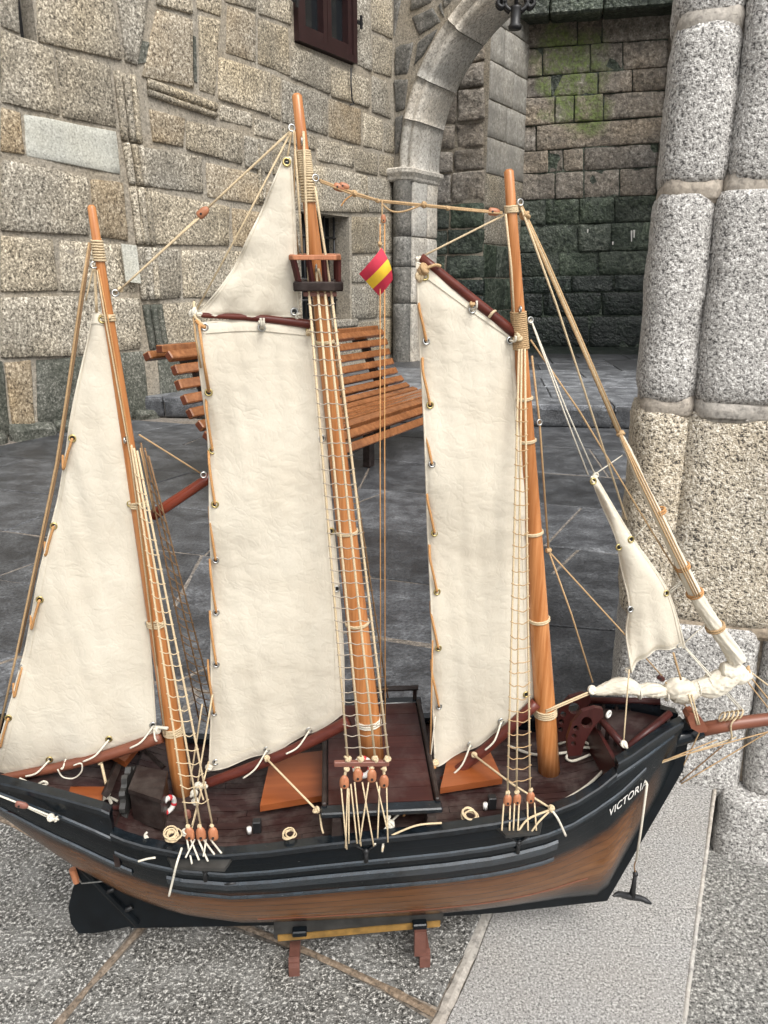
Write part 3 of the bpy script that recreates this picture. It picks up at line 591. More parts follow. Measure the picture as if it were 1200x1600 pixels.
for r in range(14):
    k = .35 + .4 * ((r * 7) % 3) / 3
    for s0, s1 in ((0, k * LS), (k * LS, LS)):
        P = [K1 + dW * s0 + V((0, 0, zl[r + 1])), K1 + dW * s1 + V((0, 0, zl[r + 1])), K1 + dW * s1 + V((0, 0, zl[r])), K1 + dW * s0 + V((0, 0, zl[r]))]
        grid_stone('stone', P, nS, MT['plaster' if r > 5 else 'wall' if r > 3 else 'back_damp'], bt, thick=.02, gap=.015, rough=.012, edge=.012, seed=800 + r)
# ---- paving -------------------------------------------------------------
pv = mk('pavement', prism([V((-14, .6, -.05)), V((.3, .55, -.05)), V((.80, 1.62, -.05)), V((.75, 1.95, -.05)), V((1.6, 2.3, -.05)), V((5.5, 4.5, -.05)), V((8, 9, -.05)), V((-14, 9, -.05))], (0, 0, .044)), MT['joint']); pv['kind'] = 'structure'
pv2 = mk('front_pavement', prism([V((-14, -14, -.05)), V((-.0, -14, -.05)), V((.3, .55, -.05)), V((-14, .6, -.05))], (0, 0, .03)), MT['flag_rough']); pv2['kind'] = 'structure'
def flagstone(poly, mat, z=0.0, parent=pv, gap=.012, n=1, bev=.006, th=.05, rough=.002):
    c = sum((V(p) for p in poly), V()) / len(poly); P = []
    m_ = len(poly)
    for i in range(m_):
        a = (V(poly[(i + 1) % m_]) - V(poly[i])).normalized(); b = (V(poly[i - 1]) - V(poly[i])).normalized(); sn = max(.3, a.cross(b).length)
        P.append(V(poly[i]) + (a + b) * (gap * .5 / sn))
    rim = []
    for i in range(m_):
        a, b = P[i], P[(i + 1) % m_]; k = max(2, int((b - a).length / .12))
        for j in range(k):
            p = a.lerp(b, j / k); t = (b - a).normalized(); q = V((-t.y, t.x, 0)); rim.append(p + q * gap * .4 * nz(p, 6))
    m_ = len(rim); vs_ = [V((p.x, p.y, z - th)) for p in rim] + [V((p.x, p.y, z - bev * .8)) for p in rim] + [V((p.x, p.y, z)) + (c - p).normalized() * bev for p in rim]
    for v in vs_[2 * m_:]: v.z = z + rough * nz(v, 4)
    vs_.append(V((c.x, c.y, z)))
    fs = []
    for i in range(m_):
        j = (i + 1) % m_; fs += [(i, j, m_ + j, m_ + i), (m_ + i, m_ + j, 2 * m_ + j, 2 * m_ + i), (2 * m_ + i, 2 * m_ + j, 3 * m_)]
    return mk('flagstone', (vs_, fs), mat, parent)
G = lambda x, y, z=0.0: ground(x, y, z)
# foreground stones measured from their joints
fg = [
 ([(-260, 1215), (-60, 1258), (20, 1290), (150, 1362), (220, 1440), (130, 1540), (60, 1625), (-300, 1900), (-420, 1500)], 'flag_rough'),
 ([(230, 1444), (352, 1440), (485, 1492), (600, 1545), (680, 1590), (655, 1640), (530, 1900), (-100, 1900), (60, 1645), (140, 1545)], 'flag_rough'),
 ([(360, 1432), (440, 1380), (766, 1400), (726, 1490), (686, 1578), (600, 1535), (490, 1482)], 'flag_rough'),
 ([(780, 1408), (800, 1200), (1040, 1196), (1118, 1222), (1068, 1606), (1040, 1900), (558, 1900), (700, 1590), (740, 1498)], 'slab'),
 ([(-500, 1080), (-200, 1100), (150, 1190), (330, 1260), (420, 1372), (350, 1424), (240, 1428), (160, 1350), (40, 1284), (-200, 1200)], 'flag_rough'),
 ([(330, 1210), (770, 1180), (772, 1388), (440, 1366)], 'flag_rough'),
]
for poly, m in fg: flagstone([G(*p) for p in poly], MT[m], gap=.012 if m == 'flag_rough' else .010, bev=.004)
for ps_, m in (([(20, 1287), (150, 1358), (226, 1442), (135, 1542), (60, 1635)], 'mortar_brown'), ([(356, 1436), (488, 1487), (602, 1540), (680, 1582)], 'mortar_brown'), ([(775, 1400), (733, 1494), (692, 1584), (660, 1655)], 'mortar_pale'), ([(-80, 1254), (30, 1287)], 'mortar_brown')):
    g_ = [G(*p) for p in ps_]; pp = [q for a, b in zip(g_, g_[1:]) for q in lin(a, b, 13)[:-1]] + [g_[-1]]; vs_, fs = [], []
    for i, p in enumerate(pp):
        t = (pp[min(i + 1, len(pp) - 1)] - pp[max(i - 1, 0)]).normalized(); q = V((-t.y, t.x, 0)); w = (.0075 if m == 'mortar_brown' else .012) * (1 + .5 * nz(p, 24))
        vs_ += [p - q * w + V((0, 0, -.0035)), p + V((0, 0, -.0015 + .001 * nz(p, 60))), p + q * w + V((0, 0, -.0035))]
    for i in range(len(pp) - 1): fs += [(3 * i, 3 * i + 1, 3 * i + 4, 3 * i + 3), (3 * i + 1, 3 * i + 2, 3 * i + 5, 3 * i + 4)]
    mk('mortar_joint', (vs_, fs), MT[m], pv)
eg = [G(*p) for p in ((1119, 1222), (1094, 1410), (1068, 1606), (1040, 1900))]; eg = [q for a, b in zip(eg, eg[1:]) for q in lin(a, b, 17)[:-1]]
mk('slab_edge_highlight', tube([p + V((-.001 + .0012 * nz(p, 30), .0, -.0036)) for p in eg], [.0046 * (1 + .2 * nz(p, 40)) for p in eg], 8), MT['mortar_pale'], pv, True)  # pale worn edge strip; its colour also paints the bevel's highlight
mk('slab_side', prism([G(1118, 1222) + V((0, 0, -.19)), G(1068, 1606) + V((0, 0, -.19)), G(1040, 1900) + V((0, 0, -.19)), G(900, 1900) + V((0, 0, -.19)), G(980, 1222) + V((0, 0, -.19))], (0, 0, .15)), MT['slab'], pv)
flagstone([G(*p) for p in ((838, 979), (960, 990), (1040, 960), (1050, 1188), (800, 1192), (742, 1100), (770, 990))], MT['slate'], z=.009, gap=.006, bev=.005)
flagstone([G(*p) for p in ((762, 900), (1046, 892), (1040, 957), (962, 987), (838, 976), (770, 987))], MT['slate'], z=.007, gap=.006, bev=.005)
# worn dark flagstones behind the ship, irregular and skewed
rg = math.radians(-19); ux, uy = V((math.cos(rg), math.sin(rg), 0)), V((-math.sin(rg), math.cos(rg), 0)); O = V((-.2, 1.52, 0))
rows_y = [0, .42, .95, 1.5, 2.15, 2.9, 3.7, 4.6, 5.6, 6.6, 7.8]
jx = {}
def nodep(i, j, row): return None
for j in range(len(rows_y) - 1):
    x = -6.0 + random.random() * .5
    while x < 7.0:
        w = random.uniform(.7, 1.5); sk = random.uniform(-.25, .25)
        def pt(xx, yy, r): 
            p = O + ux * xx + uy * yy; return p + V((.0, .05 * nz(V((xx, yy, 0)), 1.3), 0))
        poly = [pt(x, rows_y[j], j), pt(x + w, rows_y[j], j), pt(x + w + sk, rows_y[j + 1], j), pt(x + (jx.get((j, 'l'), 0)), rows_y[j + 1], j)]
        jx[(j, 'l')] = sk
        c = sum(poly, V()) / 4; wall_side = (c - A_W).dot(nW); step_y = (c - G(842, 667)).y + .07 * (c - G(842, 667)).x
        vis = c.y < 9.5 and wall_side > -.3 and c.x < 1.2 + .55 * c.y and c.x > -6
        in_fg = c.y < 1.45
        if any(q.x > .74 and q.y < 2.3 and q.y < 1.5 + (q.x - .2) for q in poly): continue_ = False
        else: continue_ = True
        if vis and continue_ and not in_fg and step_y < .25: flagstone(poly, MT['slate'], gap=.013, bev=.006, rough=.004 if min(q.y for q in poly) > 1.76 else .0008, z=random.uniform(-.003, .002) if min(q.y for q in poly) > 1.76 else -.0045)
        x += w
# low street level right of the slab
st_ = flagstone([V((.55, -2, 0)), V((6, -2, 0)), V((6, 3.2, 0)), V((1.5, 2.6, 0)), V((.78, 1.7, 0)), V((.46, .95, 0))], MT['flag_low'], z=-.16, gap=.0, parent=ground_o)
# steps up to the far court
sr = (G(1005, 671) - G(842, 667)); dS = V((sr.x, sr.y, 0)).normalized(); S0 = G(842, 667); nSt = V((dS.y, -dS.x, 0)); nSt = nSt if nSt.y < 0 else -nSt
step = mk('upper_pavement', prism([S0 - dS * 5 + V((0, .05, 0)), S0 + dS * 5 + V((0, .05, 0)), V((9, 17, 0)), V((-6, 17, 0))], (0, 0, ZU - .03)), MT['joint']); step['kind'] = 'structure'
for k in range(8):
    a, b = -4.6 + k * 1.05, -4.6 + (k + 1) * 1.05 - .01
    P = [S0 + dS * a + V((0, 0, ZU)), S0 + dS * b + V((0, 0, ZU)), S0 + dS * b, S0 + dS * a]
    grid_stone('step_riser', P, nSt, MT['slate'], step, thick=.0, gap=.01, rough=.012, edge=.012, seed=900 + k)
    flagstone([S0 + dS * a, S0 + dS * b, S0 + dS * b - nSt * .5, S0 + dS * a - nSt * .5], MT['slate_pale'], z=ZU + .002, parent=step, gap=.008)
for r in range(8):
    y0, y1 = .5 + r * .85, .5 + (r + 1) * .85; x = -4.5 + random.random() * .5
    while x < 6:
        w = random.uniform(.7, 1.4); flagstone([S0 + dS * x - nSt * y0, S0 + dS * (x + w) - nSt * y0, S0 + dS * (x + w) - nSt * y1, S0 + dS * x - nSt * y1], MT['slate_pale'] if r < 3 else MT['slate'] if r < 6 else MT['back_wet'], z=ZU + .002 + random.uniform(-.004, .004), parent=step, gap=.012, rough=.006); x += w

# ---- granite pillar on the right ---------------------------------------
pl = empty('granite_pillar'); tag(pl, 'massive rounded granite pillar of coarse speckled blocks at the right edge', 'pillar')
PA = math.radians(-15); pu, pvv = V((math.cos(PA), math.sin(PA), 0)), V((-math.sin(PA), math.cos(PA), 0)); PO = V((.582, 1.70, 0))
def rblock(u0, u1, v0, v1, z0, z1, mat, rad=.05, nrough=.0065, name='block', seed=0, nxy=56, nzz=40, taper=0.0, lean=0.0):
    """rounded, hammered granite block; footprint is a rounded rectangle in pillar axes"""
    cu, cv, hu, hv = (u0 + u1) / 2, (v0 + v1) / 2, (u1 - u0) / 2, (v1 - v0) / 2; vs_, fs = [], []
    zs = [0, .012, .03, .055] ; H_ = z1 - z0; tv = [z / H_ for z in zs] + [.055 / H_ + (1 - .11 / H_) * i / nzz for i in range(1, nzz)] + [1 - z / H_ for z in reversed(zs)]
    per = []
    rad_ = min(rad, hu * .98, hv * .98)
    segs = [(hu - rad_, hv - rad_, 0), (-(hu - rad_), hv - rad_, 90), (-(hu - rad_), -(hv - rad_), 180), (hu - rad_, -(hv - rad_), 270)]
    raw = []
    for k, (a, b, an) in enumerate(segs):
        for i in range(9): t = math.radians(an + 90 * i / 8); raw.append((a + rad_ * math.cos(t), b + rad_ * math.sin(t)))
    raw.append(raw[0]); ds = [0]
    for i in range(1, len(raw)): ds.append(ds[-1] + math.dist(raw[i], raw[i - 1]))
    for k in range(nxy):
        s = ds[-1] * k / nxy; i = max(j for j in range(len(ds)) if ds[j] <= s + 1e-9); i = min(i, len(raw) - 2)
        t = (s - ds[i]) / max(1e-9, ds[i + 1] - ds[i]); per.append((raw[i][0] + (raw[i + 1][0] - raw[i][0]) * t, raw[i][1] + (raw[i + 1][1] - raw[i][1]) * t))
    for t in tv:
        e = min(t, 1 - t) * H_; inset = .010 * max(0, 1 - e / .035) ** 2
        for (a, b) in per:
            l_ = math.hypot(a, b); k = 1 - inset / l_ ; z = z0 + H_ * t
            p = PO + pu * (cu + a * k + lean * t) + pvv * (cv + b * k) + V((0, 0, z)); nr = (pu * a + pvv * b).normalized()
            d = nrough * (nz(p + V((seed, 0, 0)), 7) + .45 * nz(p, 19) + .28 * nz(p, 55) + .16 * nz(p, 120)); vs_.append(p + nr * d)
    n_ = len(per); m_ = len(tv)
    for j in range(m_ - 1):
        for i in range(n_): fs.append((j * n_ + i, j * n_ + (i + 1) % n_, (j + 1) * n_ + (i + 1) % n_, (j + 1) * n_ + i))
    fs += [tuple(range(n_))[::-1], tuple(range((m_ - 1) * n_, m_ * n_))]
    return mk(name, (vs_, fs), MT[mat], pl, True)
PN = V((pvv.x, pvv.y, 0)); pz = lambda x, y: onplane(x, y, PO, PN).z
zj = [pz(1080, 972), pz(1080, 636), pz(1080, 293), pz(1080, 30)]
rblock(-.005, .127, -.012, .22, zj[2] + .010, zj[3] - .006, 'pillar', .050, seed=1); rblock(.122, .52, -.022, .5, zj[2] + .006, zj[3] + .10, 'pillar', .036, seed=2)
rblock(-.010, .114, -.012, .22, zj[1] + .010, zj[2] - .008, 'pillar', .050, seed=3); rblock(.108, .53, -.024, .5, zj[1] + .012, zj[2] - .008, 'pillar', .036, seed=4)
rblock(-.008, .122, -.010, .25, zj[0] + .003, zj[1] - .010, 'pillar_warm', .052, seed=5, lean=-.004); rblock(.090, .55, -.014, .5, zj[0] + .003, zj[1] - .012, 'pillar_warm', .048, seed=6)
rblock(-.01, .127, -.012, .22, zj[3] + .008, 2.4, 'pillar', .050, seed=7); rblock(.122, .52, -.02, .5, zj[3] + .112, 2.4, 'pillar', .036, seed=8)
rblock(.005, .318, -.02, .30, -.03, zj[0] - .004, 'pillar', .035, seed=9); rblock(.326, .66, -.03, .5, .0, zj[0] - .004, 'pillar', .035, seed=10)
rblock(.270, .85, -.070, .5, -.2, .004, 'pillar', .018, seed=11, nrough=.010)
for z_, u0_, u1_, v_ in ((zj[1], -.002, .115, -.007), (zj[1], .108, .52, -.015), (zj[2], .0, .122, -.006), (zj[2], .115, .52, -.014), (zj[3], .0, .125, -.006), (zj[3] + .105, .122, .52, -.014), (zj[0], .012, .55, -.008)):
    rblock(u0_, u1_, v_, .22, z_ - .030, z_ + .030, 'mortar_pale', .035, .004, 'mortar_joint', seed=z_ * 9, nxy=40, nzz=8)
mk('mortar_core', prism([PO + pu * .04 + pvv * .03 + V((0, 0, -.2)), PO + pu * .5 + pvv * .02 + V((0, 0, -.2)), PO + pu * .5 + pvv * .4 + V((0, 0, -.2)), PO + pu * .04 + pvv * .2 + V((0, 0, -.2))], (0, 0, 2.6)), MT['mortar_pale'], pl)

# ---- iron lantern bracket at the top -----------------------------------
ln = empty('iron_lantern'); tag(ln, 'black wrought iron lantern fitting hanging at the top beside the arch', 'lantern')
LD = 8.2; LP = lambda x, y, o=0: onplane(x, y, V((0, LD + o, 0)), V((0, 1, 0)))
c = LP(806, 14); k = (LP(807, 14) - LP(806, 14)).length
def lathe(prof, c, n=12):
    vs_ = [V((c.x + r * math.cos(2 * math.pi * j / n), c.y + r * math.sin(2 * math.pi * j / n), c.z + z)) for r, z in prof for j in range(n)]
    return vs_, [(i * n + j, i * n + (j + 1) % n, (i + 1) * n + (j + 1) % n, (i + 1) * n + j) for i in range(len(prof) - 1) for j in range(n)]
mk('socket', lathe([(0, -28 * k), (10 * k, -28 * k), (11 * k, -24 * k), (8 * k, -20 * k), (8 * k, 0), (9 * k, 3 * k), (6 * k, 4 * k), (0, 4 * k)], c), MT['iron'], ln, True)
for sgn in (-1, 1):
    for dy in (0, .06):
        ps = [c + V((sgn * 8 * k, dy, -2 * k)), c + V((sgn * 15 * k, dy, 3 * k)), c + V((sgn * 20 * k, dy, 12 * k)), c + V((sgn * 26 * k, dy, 14 * k)), c + V((sgn * 28 * k, dy, 7 * k)), c + V((sgn * 22 * k, dy, 3 * k)), c + V((sgn * 18 * k, dy, 8 * k)), c + V((sgn * 16 * k, dy, 22 * k)), c + V((sgn * 22 * k, dy, 40 * k))]
        mk('scroll', tube(catmull(ps, 6), 3.2 * k, 7), MT['iron'], ln, True)
mk('stem', tube([c + V((0, 0, 4 * k)), c + V((0, 0, 1.2))], 3 * k, 8), MT['iron'], ln, True)
mk('body', lathe([(16 * k, 40 * k), (26 * k, 90 * k), (24 * k, 96 * k), (6 * k, 120 * k)], c, 6), MT['iron'], ln)

# ---- slatted bench ------------------------------------------------------
bn = empty('slatted_bench'); tag(bn, 'curved brown wooden slat bench standing before the granite wall', 'bench')
def atD(x, y, D): d = ray(x, y); return CAM + d * (D / d.y)
T0, T1 = atD(250, 546, 4.3), atD(588, 508, 6.6); ax = V((T1.x - T0.x, T1.y - T0.y, 0)); BL = ax.length; ax.normalize(); fw = V((ax.y, -ax.x, 0))
zt = (T0.z + T1.z) / 2; B_O = V((T0.x, T0.y, 0))
# side profile (forward, height): rolled top, concave back, seat, rolled front edge
pro = [(-.10, zt - .055), (-.005, zt - .012), (.055, zt - .05), (.085, zt - .125), (.115, zt - .205), (.148, zt - .285), (.185, zt - .36), (.232, zt - .428), (.295, zt - .48), (.37, zt - .51), (.45, zt - .523), (.53, zt - .525), (.605, zt - .52), (.675, zt - .53), (.735, zt - .572), (.77, zt - .64)]
tilt = (T1.z - T0.z) / BL
for i, (f_, z_) in enumerate(pro):
    a = pro[max(i - 1, 0)]; b = pro[min(i + 1, len(pro) - 1)]; t = V((b[0] - a[0], b[1] - a[1])); t.normalize()
    tv = fw * t.x + V((0, 0, t.y)); nv = fw * (t.y * -1) + V((0, 0, t.x)); nv = -nv if nv.z < 0 and i < 2 else nv
    if nv.dot(V((0, 0, 1)) + fw) < 0: nv = -nv
    M = Matrix((ax, tv, nv)).transposed()
    c = B_O + ax * (BL / 2 + random.uniform(-.012, .012)) + fw * f_ + V((0, 0, z_))
    vf = boxvf(c, (BL, .055, .046), M, .006); o = mk('slat', vf, [MT['bench'], MT['benchend']], bn)
    for p in o.data.polygons:
        if abs(p.normal.dot(ax)) > .8: p.material_index = 1
for fr_ in (.10, .5, .90):
    cp_ = [B_O + ax * (BL * fr_) + fw * f_ + V((0, 0, z_ - .0)) for f_, z_ in pro]; poly = []
    nn = []
    for i in range(len(pro)):
        a = pro[max(i - 1, 0)]; b = pro[min(i + 1, len(pro) - 1)]; t = V((b[0] - a[0], b[1] - a[1])); t.normalize(); q = (t.y, -t.x) if True else 0; nn.append(fw * (t.y) + V((0, 0, -t.x)))
    top = [p + n_ * .026 for p, n_ in zip(cp_, nn)]; bot = [p + n_ * .085 for p, n_ in zip(cp_, nn)]
    vs_, fs = [], []
    for a, b in zip(top, bot): vs_ += [a - ax * .025, a + ax * .025, b + ax * .025, b - ax * .025]
    for i in range(len(top) - 1):
        for j in range(4): fs.append((i * 4 + j, i * 4 + (j + 1) % 4, i * 4 + 4 + (j + 1) % 4, i * 4 + 4 + j))
    fs += [(0, 1, 2, 3), tuple(range(len(vs_) - 4, len(vs_)))[::-1]]
    mk('bench_rib', (vs_, fs), MT['dark'], bn)
    for f_, z_ in ((.22, zt - .48), (.62, zt - .56)):
        p = B_O + ax * (BL * fr_) + fw * f_; mk('leg', boxvf((p.x, p.y, z_ / 2), (.07, .06, z_), Matrix.Rotation(math.atan2(ax.y, ax.x), 3, 'Z'), .006), MT['dark'], bn)

# ================================================================== THE SHIP
ship = empty('model_ship', SHIP_O); ship.rotation_euler = SM.to_euler()
tag(ship, 'three-masted wooden model sailing ship with cream canvas sails on brown stand', 'model ship')
PXM = 1 / 985.0
# ---- hull ---------------------------------------------------------------
bt_x = [(-.70, .052), (-.62, .072), (-.56, .088), (-.5, .107), (-.4, .126), (-.3, .138), (-.1, .147), (.05, .147), (.15, .143), (.25, .132), (.33, .114), (.40, .088), (.46, .058), (.51, .028), (.545, .008), (.56, .004)]
def interp(tab, x):
    if x <= tab[0][0]: return tab[0][1]
    for (a, p), (b, q) in zip(tab, tab[1:]):
        if x <= b: return p + (q - p) * (x - a) / (b - a)
    return tab[-1][1]
hb_ = lambda x: interp(bt_x, x)
def railpt(px, py):
    b = .12
    for _ in range(8): p = L(px, py, -b); b = hb_(p.x)
    return V((p.x, -b, p.z))
sheer_px = [(-75, 1209), (-22, 1226), (0, 1233), (50, 1251), (100, 1270), (150, 1291), (174, 1302), (195, 1311), (225, 1320), (280, 1331), (350, 1335), (420, 1329), (490, 1320), (560, 1312), (630, 1304), (700, 1296), (770, 1286), (820, 1277), (860, 1268), (900, 1252), (935, 1230), (962, 1208), (985, 1193), (1010, 1176), (1035, 1158), (1052, 1146), (1066, 1136)]
rail_px = [(-75, 1206), (-22, 1218), (0, 1222), (50, 1234), (100, 1247), (160, 1264), (173, 1270), (174, 1302), (195, 1311), (225, 1320), (280, 1331), (350, 1335), (420, 1329), (490, 1320), (560, 1312), (630, 1304), (700, 1296), (770, 1286), (820, 1277), (860, 1268), (900, 1252), (935, 1230), (962, 1208), (964, 1192), (985, 1180), (1010, 1162), (1035, 1145), (1052, 1135), (1066, 1128)]
railp = [railpt(*p) for p in sheer_px]
st_top = [railpt(*p) for p in rail_px[:7]]; bow_top = [railpt(*p) for p in rail_px[23:]]
keel = [(-.70, .44), (-.60, .365), (-.56, .315), (-.5, .245), (-.42, .175), (-.33, .125), (-.22, .097), (-.1, .094), (.1, .092), (.25, .097), (.35, .102), (.44, .104)]
def keelpt(x):                                                # body keel line; the stem rakes forward
    return (x, interp(keel, x))
stem_foot = L(945, 1395); stem_mid = L(1055, 1200); stem_top = L(1067, 1128)
NS = 22
def expo(x): return interp([(-.6, 1.55), (-.45, 1.48), (-.3, 1.48), (0, 1.50), (.2, 1.52), (.35, 1.45), (.45, 1.4), (.56, 1.25)], x)
stations = []
for i in range(len(railp)):
    stations.append(railp[i])
    if i < len(railp) - 1 and (railp[i + 1] - railp[i]).length > .03 and abs(railp[i + 1].x - railp[i].x) > .01:
        stations.append(railp[i].lerp(railp[i + 1], .5))
def keel_for(R):
    x = R.x
    if x < .36: return V((x + .0, 0, interp(keel, x)))
    t = (x - .36) / (stem_top.x - .36); t = min(1, max(0, t))     # stations fan onto the raking stem
    a = V((.36, 0, interp(keel, .36)))
    path = [a, V((stem_foot.x, 0, stem_foot.z)), V((stem_mid.x, 0, stem_mid.z)), V((stem_top.x, 0, stem_top.z - .004))]
    ls = [(path[k + 1] - path[k]).length for k in range(3)]; d = sum(ls) * (t ** 1.15)
    for k in range(3):
        if d <= ls[k] or k == 2: return path[k].lerp(path[k + 1], min(1, d / ls[k]))
        d -= ls[k]
hv, hf, huv = [], [], []
def section(R, s, side=-1, out=0.0):
    K = keel_for(R); e = 2 / expo(R.x); th = s * math.pi / 2
    cy = max(0, math.cos(th)) ** e; sz = math.sin(th) ** e; b = -R.y
    p = V((R.x + (K.x - R.x) * s ** 1.3, side * (b * cy + .003), R.z + (K.z - R.z) * sz))
    if out:
        th2 = min(1, s + .02); q = V((0, side * (b * max(0, math.cos(th2 * math.pi / 2)) ** e), R.z + (K.z - R.z) * math.sin(th2 * math.pi / 2) ** e))
        tt_ = V((0, q.y - p.y, q.z - p.z)); nn_ = V((0, tt_.z, -tt_.y)) * (1 if side < 0 else -1); nn_ = nn_.normalized() if nn_.length > 1e-9 else V((0, side, 0))
        if nn_.y * side < 0: nn_ = -nn_
        p = p + nn_ * out
    return p
x_lo, x_hi = stations[0].x, stations[-1].x
for side in (-1, 1):
    base = len(hv)
    for R in stations:
        for k in range(NS + 1):
            hv.append(section(R, k / NS, side)); huv.append(((R.x - x_lo) / (x_hi - x_lo), k / NS))
    for i in range(len(stations) - 1):
        for k in range(NS):
            a = base + i * (NS + 1) + k; q = (a, a + 1, a + NS + 2, a + NS + 1); hf.append(q if side < 0 else q[::-1])
nst = len(stations); tr = [i for i in range(NS + 1)] + [nst * (NS + 1) + i for i in range(NS, -1, -1)]; hf.append(tuple(tr))
hull = mk('hull', (hv, hf), MT['hull'], ship, True, huv)
hull['label'] = 'blue-black hull with airbrushed brown underside'
hull_bvh = BVHTree.FromPolygons([SHIP_O + SM @ v for v in hv], hf)
def onhull(px, py, out=.0015):
    d = ray(px, py).normalized(); hit = hull_bvh.ray_cast(CAM, d)
    if hit[0] is None: return L(px, py, -.1)
    return SMI @ (hit[0] - d * out - SHIP_O)
def s_at(py, x=-.02):                                          # girth position that shows at a measured height amidships
    R = min(stations, key=lambda q: abs(q.x - x)); best = None
    for k in range(400):
        p = section(R, k / 400); w = SHIP_O + SM @ p - CAM; y = 800 - FPX * w.dot(Up) / w.dot(Fw)
        if best is None or abs(y - py) < best[0]: best = (abs(y - py), k / 400)
        if y > py: break
    return best[1]
# rail caps (near and far), each following the sheer
def strip(i0, i1, s0, s1, out, thick, side, name, mat, parent):
    vs_, fs = [], []; n_ = 0
    for R in stations[i0:i1]:
        a = section(R, s0, side, 0.0); b = section(R, s1, side, 0.0); ao = section(R, s0 + .004, side, out); bo = section(R, s1, side, out); vs_ += [a, ao, bo, b]; n_ += 1
    for i in range(n_ - 1):
        for j in range(4): fs.append((i * 4 + j, i * 4 + (j + 1) % 4, i * 4 + 4 + (j + 1) % 4, i * 4 + 4 + j))
    fs += [(0, 1, 2, 3), tuple(range(len(vs_) - 4, len(vs_)))[::-1]]
    return mk(name, (vs_, fs), mat, parent)
def idx(x0, x1, stp=None): return [i for i, R in enumerate(stations) if x0 <= R.x <= x1]
seg = {'stern': [i for i, R in enumerate(stations) if R.x < -.40], 'main': None}
# bulwark runs
step1 = max(i for i in range(nst) if stations[i].x <= st_top[-1].x + .002); step2 = min(i for i in range(nst) if stations[i].x >= bow_top[0].x - .004) - 1
runs = [(st_top, 'stern'), (stations[step1:step2 + 2], 'main'), (bow_top, 'bow')]
S_A, S_B, S_C = s_at(1345), s_at(1367), s_at(1387); print('girth', S_A, S_B, S_C)
WALES = [(S_A, S_A + .022, .0022, step1, nst - 4), (S_B - .02, S_B + .02, .0040, step1 + 4, nst - 13), (S_C - .006, S_C + .010, .0026, step1 + 4, nst - 13), (.03, .06, .003, 0, step1 + 1), (S_A + .10, S_A + .13, .003, 0, step1 + 2), (.02, .05, .003, step2, nst - 1)]
for side in (-1, 1):
    for run, kind_ in runs:
        a, b = 0, len(run)
        if kind_ != 'main':
            zs_t = [(R.x, R.z) for R in stations]; vs_, fs = [], []
            for R in run:
                o_, i_ = side * (-R.y + .003), side * max(.0004, -R.y - .007); zb = interp(zs_t, R.x) - .004; vs_ += [V((R.x, o_, zb)), V((R.x, o_, R.z)), V((R.x, i_, R.z)), V((R.x, i_, zb - .03))]
            for i in range(b - 1):
                for j in range(4): fs.append((i * 4 + j, i * 4 + (j + 1) % 4, i * 4 + 4 + (j + 1) % 4, i * 4 + 4 + j))
            fs += [(0, 1, 2, 3), tuple(range(len(vs_) - 4, len(vs_)))[::-1]]; mk('bulwark', (vs_, fs), MT['black'], hull)
        vs_, fs = [], []
        for R in run:
            y = -R.y * side * -1; y = -R.y * (1 if side > 0 else -1); o_, i_ = side * (-R.y + .007), side * max(.0005, -R.y - .011)
            vs_ += [V((R.x, o_, R.z - .006)), V((R.x, o_, R.z + .002)), V((R.x, o_ - side * .002, R.z + .0045)), V((R.x, i_, R.z + .0045)), V((R.x, i_, R.z - .006))]
        for i in range(b - a - 1):
            for j in range(5): fs.append((i * 5 + j, i * 5 + (j + 1) % 5, i * 5 + 5 + (j + 1) % 5, i * 5 + 5 + j))
        fs += [(0, 1, 2, 3, 4), tuple(range(len(vs_) - 5, len(vs_)))[::-1]]
        mk('rail_cap', (vs_, fs), MT['rail'], hull)
    for (s0, s1, out, a, b) in WALES: strip(a, b, s0, s1, out, .004, side, 'wale', MT['wale'], hull)
# thin scored batten low on the hull
for side in (-1, 1): strip(step1 + 8, nst - 9, .585, .59, .0012, .002, side, 'batten', MT['boomred'], hull)
# keel, stem, deadwood, rudder
kp = [V((-.515, 0, .225)), V((-.43, 0, .088)), V((-.1, 0, .072)), V((.25, 0, .075)), V((stem_foot.x + .004, 0, stem_foot.z - .014)), V((stem_mid.x + .012, 0, stem_mid.z)), V((stem_top.x + .012, 0, stem_top.z + .004)), V((stem_top.x - .008, 0, stem_top.z)), V((stem_mid.x - .02, 0, stem_mid.z)), V((stem_foot.x - .02, 0, stem_foot.z + .01)), V((.25, 0, .10)), V((-.1, 0, .095)), V((-.25, 0, .115)), V((-.42, 0, .20)), V((-.5, 0, .26))]
mk('keel', prism([p + V((0, -.006, 0)) for p in kp], (0, .012, 0)), MT['rudder'], hull)
rd = [(127, 1362), (115, 1385), (108, 1415), (112, 1440), (124, 1456), (150, 1455), (180, 1450), (206, 1444), (200, 1432), (165, 1396), (140, 1368)]
rud = mk('rudder', prism([L(x, y, 0) + V((0, -.004, 0)) for x, y in rd], (0, .009, 0)), MT['rudder'], ship)
sp_ = [L(125, 1352, -.007), L(214, 1443, -.007)]; mk('rudder_post', tube([sp_[0], sp_[1]], .0065, 8), MT['rudder'], rud)
for x, y in ((170, 1392), (198, 1421)): mk('pintle', tube(lin(L(x - 6, y + 3, -.008), L(x + 9, y - 4, -.008), 3), .0045, 8), MT['iron'], rud, True)
til = [L(122, 1372, -.01), L(128, 1380, -.01), L(170, 1376, -.02)]; mk('rudder_chain', tube(til, .0016, 6), MT['steel'], rud)
mk('rudder_block', tube([L(113, 1358, -.01), L(120, 1378, -.01)], .006, 8), MT['block'], rud)
